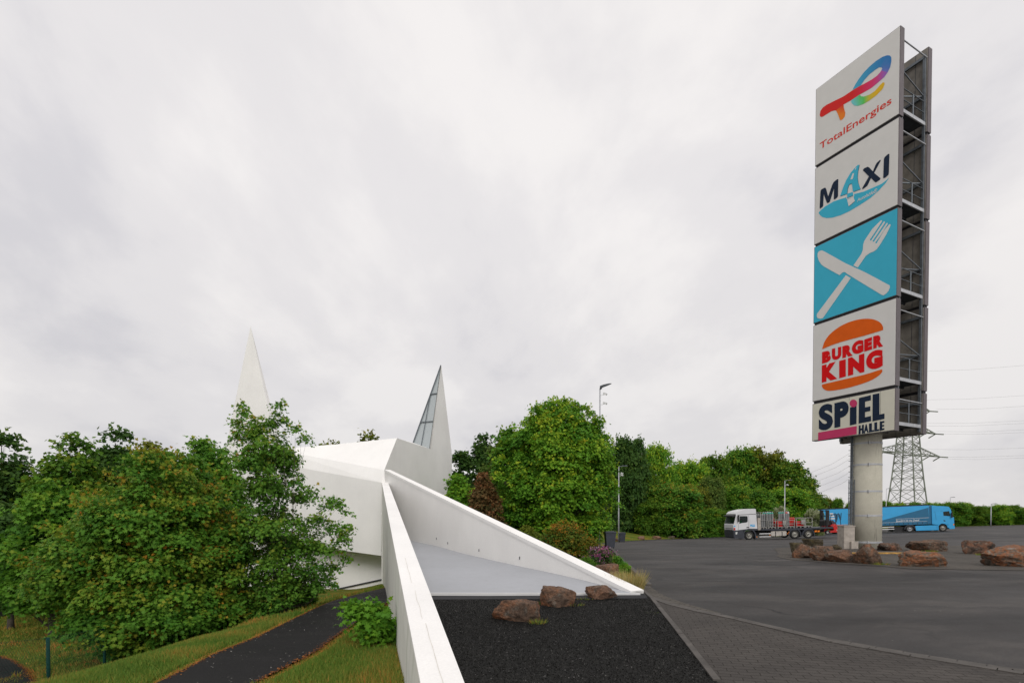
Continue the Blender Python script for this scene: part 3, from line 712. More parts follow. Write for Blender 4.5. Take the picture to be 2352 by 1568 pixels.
for i, (z1, z0) in enumerate(zb):
    zp = z0+.36
    mb = MB(SO); mb.cur = 0; sbox(mb, .2, WID-.12, zp-.03, zp+.01, .42, 2.34)
    for s in np.arange(.5, WID-.2, .7): sbox(mb, s-.03, s+.03, zp-.13, zp-.031, .45, 2.3)
    mb.cur = 1; sbox(mb, WID-.119, WID-.06, zp-.06, zp+.10, .38, 2.42)
    pf = mb.build('platform', ['steeldark', 'steelpale'], sign)
    mb = MB(SO); 
    for h in (.55, 1.08): mb.tube([SP(WID-.09, zp+h, .38), SP(WID-.09, zp+h, 2.42)], .022, 6)
    mb.bar(SP(WID-.09, zp, 1.35), SP(WID-.09, zp+1.08, 1.35), .05)
    mb.build('railing', 'steel', pf)
# column
mb = MB(SO)
zt = zb[4][1]+.3
mb.tube([(SO.x, SO.y, gz-.4), (SO.x, SO.y, gz+3), (SO.x, SO.y, zt), (SO.x, SO.y, zb[1][0])], [.725, .71, .675, .66], 48)
mb.build('column', 'concrete', sign, smooth=True)
for (y) in (562, 728, 935, 1122, 1328):
    mb = MB(SO)
    v = (900+y/3.1350)*.9408; z = P(1988, v, SO.y-.7).z; r = float(np.interp(z, [gz, zt], [.725, .675]))
    mb.tube([(SO.x, SO.y, z-.045), (SO.x, SO.y, z+.045)], r+.018, 48)
    mb.box((SO.x-.32, SO.y-.66, z), (.06, .08, .13)); mb.build('steel_band', 'steelpale', sign)
# climbing ladder
mb = MB(SO); lx, ly = SO.x-.84, SO.y-.05
mb.bar((lx, ly, gz+1.3), (lx, ly, zb[4][1]+.2), .05)
mb.bar((lx+.045, ly-.05, gz+1.3), (lx+.045, ly-.05, zb[4][1]+.2), .04)
z = gz+1.5
while z < zb[4][1]: mb.bar((lx-.13, ly, z), (lx+.15, ly, z), .025); z += .28
for z in np.arange(gz+1.5, zb[4][1], 1.4): mb.bar((lx, ly, z), (lx+.3, ly, z), .03)
for k in (-.12, .02, .16): mb.bar((lx+k-.05, ly-.12, gz+.9), (lx+k-.05, ly-.12, gz+3.6), .03)
for z in np.arange(gz+1.0, gz+3.6, .3): mb.bar((lx-.18, ly-.12, z), (lx+.12, ly-.12, z), .02)
mb.build('ladder', 'steel', sign)
# ---- panel art
def shape(z): return z
cRed = (.60, .02, .018, 1); cPink = (.62, .035, .13, 1); cBlue = (.03, .17, .42, 1); cCy = (.06, .35, .52, 1); cGr = (.10, .50, .10, 1); cYe = (.66, .40, .02, 1); cOr = (.72, .20, .02, 1); cLc = (.16, .50, .55, 1)
def cmix(a, b, t): t = min(1, max(0, t)); return tuple(x+(y-x)*t for x, y in zip(a, b))
m, N, L, B = newmat('ribbon_paint'); B.inputs['Specular IOR Level'].default_value = .12; at_ = N.new('ShaderNodeVertexColor'); at_.layer_name = 'col'; L.new(at_.outputs[0], B.inputs['Base Color']); B.inputs['Roughness'].default_value = .45; MAT['ribbon'] = m
bar_ = [(93, 962), (100, 920), (125, 885), (165, 855), (250, 812), (345, 766), (440, 702), (530, 650), (590, 618), (640, 590), (700, 548), (735, 510), (748, 490), (815, 510), (780, 560), (720, 612), (640, 678), (580, 712), (520, 745), (430, 805), (345, 852), (265, 915), (240, 917), (215, 925), (130, 978), (110, 985), (97, 978)]
art('emblem', [bar_], Z1, .006, 'ribbon', panels[0], cols=lambda x, y: cmix(cmix(cRed, cPink, (x-480)/150), (.25, .12, .45, 1), (x-680)/110))
top_ = [(440, 697), (470, 640), (510, 578), (560, 512), (620, 450), (690, 390), (760, 345), (810, 328), (840, 332), (854, 352), (855, 390), (842, 455), (815, 510), (748, 490), (757, 470), (750, 457), (725, 457), (680, 485), (620, 533), (570, 588), (530, 648)]
art('emblem', [top_], Z1, .0065, 'ribbon', panels[0], cols=lambda x, y: cmix(cmix(cCy, cBlue, (x-450)/330), (.20, .14, .48, 1), (y-440)/80 if x > 735 else 0))
stem_ = [(262, 912), (345, 845), (350, 890), (365, 940), (360, 978), (340, 1005), (320, 1020), (306, 1012), (290, 965), (278, 938)]
art('emblem', [stem_], Z1, .0058, 'ribbon', panels[0], cols=lambda x, y: cmix(cRed, cOr, (y-860)/90))
low_ = [(430, 805), (520, 745), (530, 765), (560, 768), (620, 748), (680, 708), (730, 650), (760, 620), (778, 615), (784, 635), (762, 685), (700, 750), (620, 810), (560, 845), (500, 867), (460, 862), (435, 840), (427, 820)]
def lowc(x, y):
    if x < 530: return cmix(cLc, cGr, (x-460)/80)
    return cmix(cGr, cYe, (x-560)/80)
art('emblem', [low_], Z1, .0062, 'ribbon', panels[0], cols=lowc)
mb = MB(SO)
tw = "TotalEnergies"
vsg, fsg = glyph(tw, .012, 0, False)
x0 = min(v[0] for v in vsg); x1 = max(v[0] for v in vsg)
a_ = Z1(93, 1322, .006); b_ = Z1(856, 815, .006)
capz = (Z1(340, 1092, .006).z-Z1(340, 1166, .006).z)/.72
base_z = (Z1(125, 1315, .006).z + Z1(345, 1166, .006).z)/2
mb.add([Vector((lerp(a_.x, b_.x, (x-x0)/(x1-x0)), lerp(a_.y, b_.y, (x-x0)/(x1-x0)), base_z+y*capz)) for x, y in vsg], fsg)
mb.build('lettering', 'redtext', panels[0])
Mm = [(122, 905), (135, 670), (150, 652), (190, 630), (208, 632), (215, 650), (243, 752), (300, 590), (320, 550), (370, 508), (387, 510), (383, 745), (375, 765), (335, 797), (322, 790), (326, 640), (270, 820), (255, 840), (230, 848), (222, 835), (180, 720), (173, 880), (165, 900), (130, 928)]
Xx = [(733, 380), (750, 357), (800, 333), (822, 340), (878, 398), (915, 305), (935, 275), (980, 233), (990, 243), (895, 420), (985, 495), (980, 515), (925, 552), (905, 548), (850, 492), (805, 590), (790, 610), (735, 650), (723, 640), (820, 470)]
Ii = [(1033, 220), (1045, 195), (1085, 158), (1105, 148), (1112, 160), (1103, 430), (1095, 450), (1050, 490), (1030, 495), (1024, 485)]
art('lettering', [Mm, Xx, Ii], Z2, .010, 'navy', panels[1])
Aa = [(413, 750), (450, 640), (500, 520), (560, 420), (620, 350), (665, 305), (685, 305), (665, 400), (660, 480), (668, 560), (685, 610), (700, 650), (595, 690), (580, 570), (540, 585), (520, 640), (512, 715)]
Ash = [(x+5, y+4) for x, y in Aa]
art('emblem', [Ash], Z2, .006, 'navy', panels[1]); art('emblem', [Aa], Z2, .010, 'panelcyan', panels[1])
art('emblem', [[(622, 374), (635, 345), (645, 345), (632, 374)], [(558, 515), (588, 430), (612, 422), (592, 505)]], Z2, .014, 'panelwhite', panels[1])
boat = [(107, 985), (130, 955), (200, 895), (320, 825), (420, 790), (505, 765), (600, 722), (750, 685), (900, 620), (1000, 575), (1060, 530), (1110, 483), (1060, 560), (960, 670), (850, 770), (700, 870), (550, 960), (420, 1020), (300, 1055), (220, 1060), (160, 1045), (130, 1020)]
art('emblem', [boat], Z2, .006, 'panelcyan', panels[1])
art('emblem', [[(500, 758), (520, 700), (605, 680), (612, 745), (605, 765), (505, 792)]], Z2, .009, 'panelwhite', panels[1])
art('emblem', [[(512, 715), (592, 690), (600, 738), (512, 775)]], Z2, .012, 'panelcyan', panels[1])
art('emblem', [[(512, 800), (602, 765), (622, 818), (535, 893)]], Z2, .010, 'panelwhite', panels[1])
art('emblem', [[(535, 893), (622, 818), (624, 823), (536, 898)], [(512, 775), (600, 740), (601, 746), (513, 781)]], Z2, .012, 'navy', panels[1])
mb = MB(SO); quadtext(mb, "Autoh\u00f6fe\u00ae", [(652, 785), (938, 632), (652, 832), (938, 690)], Z2, .012, .01, .25); mb.build('lettering', 'panelwhite', panels[1])
knife = [(120, 585), (140, 582), (165, 592), (440, 745), (700, 865), (1005, 1028), (1006, 1055), (990, 1095), (960, 1130), (925, 1155), (905, 1150), (640, 990), (460, 880), (440, 862), (420, 857), (395, 868), (365, 898), (170, 790), (130, 760), (100, 710), (84, 660), (84, 620), (98, 595)]
hand = [(445, 897), (508, 933), (150, 1445), (120, 1452), (85, 1445), (73, 1420), (76, 1390)]
fork = [(540, 775), (640, 630), (660, 580), (665, 510), (680, 460), (720, 400), (780, 310), (890, 200), (903, 197), (908, 207), (830, 330), (752, 445), (758, 457), (768, 455), (870, 300), (930, 213), (943, 215), (944, 228), (850, 370), (785, 462), (792, 472), (803, 470), (965, 232), (980, 232), (978, 247), (890, 390), (820, 482), (826, 494), (838, 490), (930, 330), (1000, 247), (1015, 250), (1015, 265), (960, 380), (880, 510), (840, 565), (800, 595), (750, 615), (700, 650), (597, 800)]
art('emblem', [knife, hand, fork], Z3, .008, 'panelwhite', panels[2])
bun1 = [(124, 500), (127, 478), (150, 415), (200, 345), (270, 285), (350, 235), (450, 195), (550, 173), (640, 170), (710, 185), (760, 215), (785, 255), (787, 285), (775, 297), (600, 350), (400, 404), (250, 450), (140, 495)]
bun2 = [(118, 900), (125, 888), (150, 880), (400, 822), (600, 775), (760, 725), (778, 730), (775, 755), (740, 790), (680, 830), (600, 865), (500, 898), (400, 925), (300, 945), (200, 957), (150, 945), (125, 920)]
art('emblem', [bun1, bun2], Z4, .008, 'orange', panels[3], smooth=4)
mb = MB(SO)
FT = .085
for ch, q in (('B', [(120, 535), (216, 508), (120, 662), (216, 633)]), ('U', [(228, 499), (331, 472), (228, 630), (331, 602)]), ('R', [(342, 470), (456, 440), (342, 602), (456, 572)]),
              ('G', [(446, 428), (574, 390), (446, 568), (574, 536)]), ('E', [(582, 397), (668, 368), (582, 530), (668, 502)]), ('R', [(680, 362), (788, 330), (680, 499), (788, 470)]),
              ('K', [(118, 680), (288, 632), (118, 868), (288, 825)]), ('I', [(308, 630), (380, 610), (308, 820), (380, 800)]), ('N', [(404, 600), (583, 547), (404, 795), (583, 750)]), ('G', [(602, 540), (784, 492), (602, 738), (784, 700)])):
    quadtext(mb, ch, q, Z4, .010, FT)
mb.build('lettering', 'red', panels[3])
mb = MB(SO)
quadtext(mb, 'S', [(84, 1118), (240, 1085), (84, 1400), (240, 1368)], Z4, .010, .055)
quadtext(mb, 'P', [(256, 1092), (412, 1056), (256, 1362), (412, 1330)], Z4, .010, .07)
for q, c in (([(426, 1138), (498, 1120), (424, 1335), (497, 1318)], gI), ([(524, 1035), (654, 1003), (520, 1315), (656, 1288)], gE), ([(674, 997), (802, 968), (672, 1290), (803, 1262)], gL),
             ([(522, 1335), (578, 1325), (520, 1432), (578, 1420)], gH), ([(634, 1314), (688, 1304), (634, 1412), (688, 1402)], gL), ([(692, 1303), (746, 1293), (692, 1402), (746, 1393)], gL), ([(752, 1292), (802, 1284), (750, 1392), (802, 1383)], gE)):
    quadtext(mb, '', q, Z4, .010, custom=c)
quadtext(mb, 'A', [(576, 1326), (630, 1315), (576, 1422), (630, 1413)], Z4, .010, .06)
mb.build('lettering', 'navy', panels[4])
dot = [(463+41*math.cos(t*math.pi/12), 1093+42*math.sin(t*math.pi/12)) for t in range(24)]
art('emblem', [[(78, 1412), (500, 1340), (498, 1430), (78, 1500)], dot], Z4, .013, 'magenta', panels[4])
for q in ([(417, 1030), (419, 1030), (419, 1060), (417, 1060)], [(758, 960), (760, 960), (760, 1412), (758, 1412)]): art('panel_seam', [q], Z4, .006, 'steeldark', panels[4])
# concrete cabinet and timber by the column
p = Vector((P(1943, 1240, 26.6).x, 26.6, 0)); p.z = g(p.x, p.y)
mb = MB(p); mb.box(p+Vector((0, 0, .55)), (.56, .55, 1.2)); mb.box(p+Vector((.2, -.34, .15)), (.36, .14, .5)); mb.box(p+Vector((0, 0, 1.18)), (.62, .6, .06))
o = mb.build('concrete_cabinet', 'conc2', bevel=.015); o.location = p
tag(o, 'pale concrete cabinet standing directly left of the sign column', 'cabinet')
p0 = G(2020, 1272, g); p1 = G(2118, 1272, g); mb = MB(p0)
mb.bar(p0+Vector((-2.2, .2, .03)), p1+Vector((-.5, .15, .03)), .2, .07); mb.bar(p0+Vector((.6, -.12, .02)), p1+Vector((.3, -.2, .02)), .14, .05)
o = mb.build('timber_edging', 'yellow', bevel=.01); o.location = p0; tag(o, 'weathered yellow timber edging on the paving beside the sign column', 'timber')

# ================================================================== ROCKS
EDGE = [(8.2, 44), (9.0, 52), (12, 59), (18, 66), (31, 82), (55, 96)]
def edgeY(u):
    r = (u-1176)/1176
    for a, b in zip(EDGE[:-1], EDGE[1:]):
        ra, rb = a[0]/a[1], b[0]/b[1]
        if ra <= r <= rb: return lerp(a[1], b[1], (r*(a[1])-a[0])/((b[0]-a[0])-r*(b[1]-a[1])))
    return 60
def rock(bb, mat, seed, label, group=None, fn=g, dep=.8, shape=None, bury=.06, tilt=0, name='rock', blocky=11, fixY=None):
    u0, v0, u1, v1 = bb
    gp = G((u0+u1)/2, v1-1.0, fn)
    Y = fixY or gp.y; wd = (u1-u0)/1176*Y*1.03; Yc = Y+wd*dep*.40
    wd = (u1-u0)/1176*Yc; hh = (v1-v0)/1176*Yc*(.93); dp = wd*dep
    cx = ((u0+u1)/2-1176)/1176*Yc
    rs = random.Random(seed)
    bm = bmesh.new(); bmesh.ops.create_icosphere(bm, subdivisions=5 if wd/Y > .02 else 3, radius=1)
    pls = []
    for k in range(blocky):
        n = Vector((rs.uniform(-1, 1), rs.uniform(-1, 1), rs.uniform(-.5, .9))).normalized(); pls.append((n, rs.uniform(.60, .80)))
    pls += [(Vector((rs.uniform(-.15, .15), rs.uniform(-.2, .1), 1)).normalized(), rs.uniform(.6, .75)), (Vector((0, 0, -1)), .7)]
    for v in bm.verts:
        d = v.co.normalized(); r = .95/((abs(d.x)**4+abs(d.y)**4+abs(d.z)**4)**.25)
        for n, h in pls:
            c = d.dot(n)
            if c > .01: 
                q = h/c
                r = min(r, q)
        r *= 1 + .08*mnoise.fractal(d*1.7+Vector((seed, 0, 0)), 1, 2, 4) + .055*mnoise.ridged_multi_fractal(d*3.2+Vector((seed, 3, 0)), .9, 2.2, 5, 1, 2) - .06*abs(mnoise.noise(d*6+Vector((0, seed, 0)))) + .03*mnoise.noise(d*16)
        v.co = d*r
        if shape: v.co = Vector(shape(v.co))
    xs = [v.co.x for v in bm.verts]; ys = [v.co.y for v in bm.verts]; zs = [v.co.z for v in bm.verts]
    for v in bm.verts:
        c = v.co
        v.co = Vector((((c.x-min(xs))/(max(xs)-min(xs))-.5)*wd, ((c.y-min(ys))/(max(ys)-min(ys))-.5)*dp, (c.z-min(zs))/(max(zs)-min(zs))*(hh+bury)-bury))
    me = bpy.data.meshes.new(name); bm.to_mesh(me); bm.free(); me.materials.append(MAT[mat])
    me.polygons.foreach_set('use_smooth', [True]*len(me.polygons))
    o = bpy.data.objects.new(name, me); COL.objects.link(o); o.location = (cx, Yc, min(fn(cx, Yc), fn(cx, Yc-dp*.4)))
    return tag(o, label, 'rock', group)
GR1 = 'rocks on the dark gravel bed'; GR2 = 'rocks ringing the traffic island'; GR3 = 'small rocks along the far edge of the car park'
rock((1129, 1378, 1241, 1431), 'rock1', 11, 'mossy rust brown rock on the dark gravel, nearest the camera', GR1, dep=.62)
rock((1240, 1347, 1324, 1397), 'rock1', 15, 'brown rock with sloping top, middle of the three on the gravel', GR1, dep=.75)
rock((1346, 1345, 1421, 1379), 'rock4', 23, 'flat topped rock with grey green end near the tip of the ramp wall', GR1, dep=.6)
rock((1366, 1294, 1422, 1330), 'rock4', 31, 'smooth pinkish brown boulder behind the ramp wall beside the flowers', dep=.8, blocky=2, name='boulder')
rock((1816, 1243, 1849, 1277), 'rock5', 41, 'olive grey rock at the far left end of the island ring', GR2)
rock((1845, 1236, 1887, 1256), 'rock5', 43, 'rounded brown rock behind the left end of the island ring', GR2, blocky=3)
rock((1824, 1248, 1868, 1283), 'rock1', 47, 'rust red blocky rock in front of the rounded brown one at the left end', GR2)
rock((1857, 1252, 1924, 1289), 'rock1', 49, 'large rust red rock left of the concrete cabinet', GR2)
rock((1905, 1262, 1971, 1293), 'rock4', 53, 'dark flat topped rock in front of the concrete cabinet', GR2, dep=.6)
rock((1969, 1247, 2022, 1297), 'rock1', 59, 'pointed upright rock in front of the sign column', GR2, dep=.8, shape=lambda c: (c.x*(1-.55*max(0, c.z))-.1*c.z, c.y*(1-.5*max(0, c.z)), c.z*1.3))
rock((2016, 1246, 2073, 1266), 'rock2', 61, 'low dark rock just right of the sign column', GR2, dep=.6)
rock((2061, 1264, 2163, 1303), 'rock3', 67, 'large low orange and grey rock right of the sign column', GR2, dep=.6)
rock((2086, 1239, 2168, 1267), 'rock1', 71, 'dark brown block behind the large orange and grey rock', GR2, dep=.6, blocky=5)
rock((2209, 1240, 2289, 1274), 'rock2', 73, 'dark brown lumpy rock left of the largest rock', GR2, dep=.6)
rock((2252, 1250, 2372, 1303), 'rock3', 79, 'largest rock, grey and orange, at the right edge of the view', GR2, dep=.7, shape=lambda c: (c.x, c.y, c.z*(1+.35*c.x*(1 if c.z > 0 else 0))))
rock((2330, 1252, 2395, 1280), 'rock2', 83, 'brown rock half hidden behind the largest rock', GR2)
rock((1904, 1250, 1933, 1264), 'rock5', 89, 'thin flat slab between the red rock and the concrete cabinet', GR2, dep=1)
far_r = [((1408, 1231, 1421, 1240), 'dark red rock at the foot of the farther waste bin'), ((1464, 1230, 1482, 1240), 'pale pinkish rock, first to the right of the farther bin'),
         ((1496, 1228, 1520, 1237), 'low brown rock, second to the right of the farther bin'), ((1534, 1229, 1551, 1237), 'small grey brown rock, third to the right of the farther bin'),
         ((1576, 1226, 1596, 1235), 'blocky reddish rock, fourth to the right of the farther bin'), ((1609, 1224, 1633, 1233), 'wide rust brown rock beside the orange plant left of the white truck'),
         ((1644, 1224, 1658, 1231), 'small reddish rock nearest the white truck front')]
for i, (bb, lb) in enumerate(far_r):
    rock(bb, ['rock2', 'rock4', 'rock4', 'rock5', 'rock4', 'rock1', 'rock4'][i], 100+i, lb, GR3, fixY=edgeY((bb[0]+bb[2])/2)+.6)

# ================================================================== VEGETATION
LEAF = {
 'maple': np.array([(0, -.55), (.10, -.22), (.42, -.34), (.30, -.04), (.55, .16), (.22, .18), (0, .6), (-.22, .18), (-.55, .16), (-.30, -.04), (-.42, -.34), (-.10, -.22)]),
 'clump': np.array([(-.5, -.12), (-.05, -.5), (.5, -.08), (.18, .08), (.24, .5), (-.2, .16)]),
 'quad': np.array([(0, -.5), (.3, 0), (0, .55), (-.3, 0)]),
 'blade': np.array([(-.5, 0), (.5, 0), (.1, 1)]),
}
def leaf_mesh(name, pts, nor, size, tint, shape, mat, droop=0.0, rs=rng, updir=None):
    pts = np.asarray(pts, float); n = len(pts); nor = np.asarray(nor, float)
    nor = nor/(np.linalg.norm(nor, axis=1, keepdims=True)+1e-9)
    if updir is None:
        r = rs.normal(size=(n, 3)); t = r-(r*nor).sum(1, keepdims=True)*nor
    else:
        t = updir
    t /= np.linalg.norm(t, axis=1, keepdims=True)+1e-9
    b = np.cross(nor, t)
    sh = LEAF[shape]; k = len(sh); size = np.broadcast_to(np.asarray(size, float), (n,)) if np.ndim(size) < 2 else size
    sx = size if np.ndim(size) == 1 else size[:, 0]; sy = size if np.ndim(size) == 1 else size[:, 1]
    V = pts[:, None, :]+b[:, None, :]*(sh[None, :, 0, None]*sx[:, None, None])+t[:, None, :]*(sh[None, :, 1, None]*sy[:, None, None])
    if shape == 'maple': V -= nor[:, None, :]*(np.abs(sh[None, :, 0, None])*.35*sx[:, None, None])
    V = V.reshape(-1, 3)
    me = bpy.data.meshes.new(name); me.vertices.add(n*k); me.vertices.foreach_set('co', V.astype(np.float32).ravel())
    me.loops.add(n*k); me.loops.foreach_set('vertex_index', np.arange(n*k, dtype=np.int32))
    me.polygons.add(n); me.polygons.foreach_set('loop_start', np.arange(0, n*k, k, dtype=np.int32)); 
    try: me.polygons.foreach_set('loop_total', np.full(n, k, dtype=np.int32))
    except Exception: pass
    me.update(calc_edges=True); me.validate()
    a = me.attributes.new('tint', 'FLOAT', 'FACE'); a.data.foreach_set('value', np.clip(tint, 0, 1).astype(np.float32))
    me.materials.append(MAT[mat]); return me

def crown(prof, nb, per, seed, ly=.9, bough=.23, leaf=.12, shape='maple', up=.9, tip=.35, gapy=0.0, tipshare=.3, flat=.55, depth=None, sprig=0.0, inner=.5, spray=8, droop=.12, extra=()):
    """prof: list of (z, x_left, x_right). Boughs fill the envelope; leaves sit on the boughs' outer, upper sides."""
    rs = np.random.default_rng(seed); prof = sorted(prof); Z = [p[0] for p in prof]; XL = [p[1] for p in prof]; XR = [p[2] for p in prof]
    zmin, zmax = Z[0], Z[-1]; cand = []
    wmax = max(r-l for l, r in zip(XL, XR))
    zz = rs.uniform(zmin, zmax, nb*12); ww = np.interp(zz, Z, XR)-np.interp(zz, Z, XL)
    keep = rs.uniform(0, 1, len(zz)) < (ww/wmax)**1.3+.05; zz = zz[keep][:nb]
    C = []; 
    for z in zz:
        l = np.interp(z, Z, XL); r = np.interp(z, Z, XR); hw = (r-l)/2; cx = (l+r)/2
        a = rs.uniform(0, 2*math.pi); rad = rs.uniform(inner, .97)
        br = bough*wmax*rs.uniform(.6, 1.2)*min(1, .35+hw/wmax*1.5)
        k = max(0, hw-br*.75)
        C.append((cx+math.cos(a)*k*rad, math.sin(a)*(depth or hw*ly*2)/2*max(0, 1-br*.75/max(hw, .01))*rad, z, br))
    C += list(extra)
    Pts = []; Nor = []; Ti = []
    zc = (zmin+zmax)*.45+zmin*.1
    for (cx, cy, cz, br) in C:
        m = int(per*rs.uniform(.7, 1.3)*(br/(bough*wmax))**1.6)+12
        ns = max(3, m//spray)
        d = rs.normal(size=(ns, 3)); d[:, 2] = np.abs(d[:, 2])*1.1-.45; d /= np.linalg.norm(d, axis=1, keepdims=True)
        rr = rs.uniform(.25, 1, ns)**.45
        ph = rs.uniform(0, 6.28, 3); lump = 1+.20*np.sin(4*d[:, 0]+ph[0])*np.sin(4*d[:, 1]+ph[1])+.12*np.sin(7*d[:, 2]+ph[2])
        c0 = d*(rr*lump)[:, None]*np.array([br, br, br*flat])
        out = np.array([cx*.6, cy*.6]); on = np.linalg.norm(out)+1e-6
        rad = (c0[:, 0]*out[0]+c0[:, 1]*out[1])/on; c0[:, 2] -= droop*rad
        c0 += np.array([cx, cy, cz])
        sn = np.array([0, 0, up])+d*.9+rs.normal(size=(ns, 3))*.25
        sn /= np.linalg.norm(sn, axis=1, keepdims=True)
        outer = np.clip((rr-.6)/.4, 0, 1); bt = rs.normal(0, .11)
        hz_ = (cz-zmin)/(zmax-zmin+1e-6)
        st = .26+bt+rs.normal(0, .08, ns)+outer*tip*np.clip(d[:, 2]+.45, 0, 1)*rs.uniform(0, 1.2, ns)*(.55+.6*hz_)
        idx = np.repeat(np.arange(ns), spray); q = len(idx)
        o_ = rs.normal(size=(q, 3)); o_ -= (o_*sn[idx]).sum(1, keepdims=True)*sn[idx]*.75
        Pts.append(c0[idx]+o_*leaf*.95); Nor.append(sn[idx]+rs.normal(size=(q, 3))*.38); Ti.append(st[idx]+rs.normal(0, .045, q))
        if sprig > 0 and rs.uniform() < sprig:
            for _ in range(3):
                dd = d[rs.integers(ns)]; dd = dd+np.array([0, 0, .5]); dd /= np.linalg.norm(dd)
                q = int(8+m*.012); s_ = rs.uniform(.8, 1.35, q)
                pp = np.array([cx, cy, cz])+dd*np.array([br, br, br*.85])*s_[:, None]+rs.normal(size=(q, 3))*leaf*.7
                Pts.append(pp); Nor.append(rs.normal(size=(q, 3))+np.array([0, 0, .6])); Ti.append(.4+tip*.6+rs.normal(0, .12, q))
    return C, np.vstack(Pts), np.vstack(Nor), np.concatenate(Ti)

def trunk_mesh(name, C, zbase, h, r0, seed, stems=1, limbs=40, lean=0.0, topz=None):
    rs = random.Random(seed); mb = MB(); sp = []
    topz = topz or h*(.93 if stems == 1 else .74)
    for s_ in range(stems):
        a = 6.28*s_/max(1, stems); sx = math.cos(a)*r0*1.6*(stems > 1); sy = math.sin(a)*r0*1.6*(stems > 1)
        ex = math.cos(a)*h*.035*(stems > 1); ey = math.sin(a)*h*.05*(stems > 1)
        pts = []; rr = []
        for k in range(7):
            t = k/6; pts.append(Vector((sx+(ex)*t+rs.uniform(-1, 1)*h*.012*t+lean*t*h, sy+ey*t+rs.uniform(-1, 1)*h*.012*t, zbase+(topz-zbase)*t)))
            rr.append(r0*(1-.88*t)*(1.25 if k == 0 else 1)/(1 if stems == 1 else stems**.35))
        mb.tube(pts, rr, 8); sp.append((pts, rr))
    cs = C[:]; rs.shuffle(cs)
    for (cx, cy, cz, br) in cs[:limbs]:
        pts, rr = min(sp, key=lambda q: (q[0][-1].x-cx)**2+(q[0][-1].y-cy)**2) if stems > 1 else sp[0]
        zs = cz-.45*math.hypot(cx, cy)-.1*h*rs.random(); t = min(.93, max(.12, (zs-zbase)/(topz-zbase))); k = t*6; i = int(k); st = lerp(pts[i], pts[min(6, i+1)], k-i)
        r = max(.008, lerp(rr[i], rr[min(6, i+1)], k-i)*.5); e = Vector((cx, cy, cz)); m1 = lerp(st, e, .45)+Vector((0, 0, -.06*h*rs.random()))
        mb.tube([st, m1, e], [r, r*.6, r*.18], 5, caps=False)
        for _ in range(2):
            e2 = e+Vector((rs.uniform(-1, 1), rs.uniform(-1, 1), rs.uniform(-.2, .8)))*br*.7
            mb.tube([m1, e2], [r*.4, r*.1], 4, caps=False)
    me_o = mb.build(name, 'bark', smooth=True); return me_o
def tree(label, base, prof, nb, per, seed, leaf, mat, cat='tree', name='tree', group=None, stems=1, r0=.12, limbs=40, shape='maple', trunk=True, **k):
    """prof z relative to base"""
    root = empty(name, base, label, cat, group)
    C, Pn, Nn, Ti = crown(prof, nb, per, seed, leaf=leaf, shape=shape, **k)
    rs = np.random.default_rng(seed+1)
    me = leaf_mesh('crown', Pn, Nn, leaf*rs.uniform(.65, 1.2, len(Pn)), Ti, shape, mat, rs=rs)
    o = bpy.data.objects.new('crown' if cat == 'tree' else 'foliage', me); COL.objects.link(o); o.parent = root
    if trunk:
        t = trunk_mesh('trunk' if cat == 'tree' else 'stem', C, -.3, prof[-1][0] if prof[-1][0] > prof[0][0] else prof[0][0], r0, seed, stems, limbs); t.parent = root
    return root
def px_prof(rows, Y, uc, zb):   # rows (v,uL,uR) -> (z rel, xl rel, xr rel)
    xc = (uc-1176)/1176*Y; r = []
    for v, a, b in rows: r.append((P(uc, v, Y).z-zb, (a-1176)/1176*Y-xc, (b-1176)/1176*Y-xc))
    return r
def place(uc, Y, fn=ground): x = (uc-1176)/1176*Y; return Vector((x, Y, fn(x, Y)))

# nearest maple, left
b = place(330, 14.2)
tree('large full maple with orange tipped leaves, nearest the camera on the left lawn', b,
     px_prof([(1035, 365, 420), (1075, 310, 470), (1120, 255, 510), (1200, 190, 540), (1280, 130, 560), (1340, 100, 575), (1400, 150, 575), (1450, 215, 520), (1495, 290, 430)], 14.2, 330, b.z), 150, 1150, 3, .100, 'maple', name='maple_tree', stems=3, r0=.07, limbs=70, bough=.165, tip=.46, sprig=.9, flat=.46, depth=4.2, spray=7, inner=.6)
b = place(655, 15.0)
def xb_(u, v, r, Y, uc, zb):
    p = P(u, v, Y); return ((u-uc)/1176*Y, random.uniform(-.3, .3), p.z-zb, r)
ext = [xb_(u, v, r*.86, 15.0, 655, b.z) for u, v, r in ((556, 935, .20), (566, 958, .24), (545, 978, .22), (575, 985, .26), (650, 940, .20), (640, 962, .26), (625, 985, .26), (660, 975, .2), (690, 992, .22), (700, 1012, .24), (600, 1005, .3), (560, 1015, .3),
       (770, 1150, .22), (790, 1180, .24), (800, 1215, .24), (785, 1250, .26), (760, 1215, .3), (795, 1290, .22), (770, 1310, .26), (745, 1165, .28), (720, 1140, .28), (735, 1260, .34), (765, 1270, .34), (745, 1310, .34), (775, 1235, .3), (750, 1200, .32), (790, 1235, .25), (755, 1340, .3), (780, 1165, .22), (725, 1200, .3), (712, 1260, .3), (735, 1350, .3))]
tree('slender airy maple standing in front of the left spire and church wall', b,
     px_prof([(975, 548, 668), (1000, 535, 695), (1050, 524, 712), (1110, 518, 712), (1170, 512, 720), (1220, 505, 740), (1290, 510, 760), (1360, 530, 750), (1420, 540, 735), (1450, 560, 690)], 15.0, 655, b.z), 125, 215, 5, .095, 'maple4', name='maple_tree', stems=6, r0=.04, limbs=120, bough=.13, tip=.30, sprig=.9, flat=.8, inner=.2, extra=ext, spray=6)
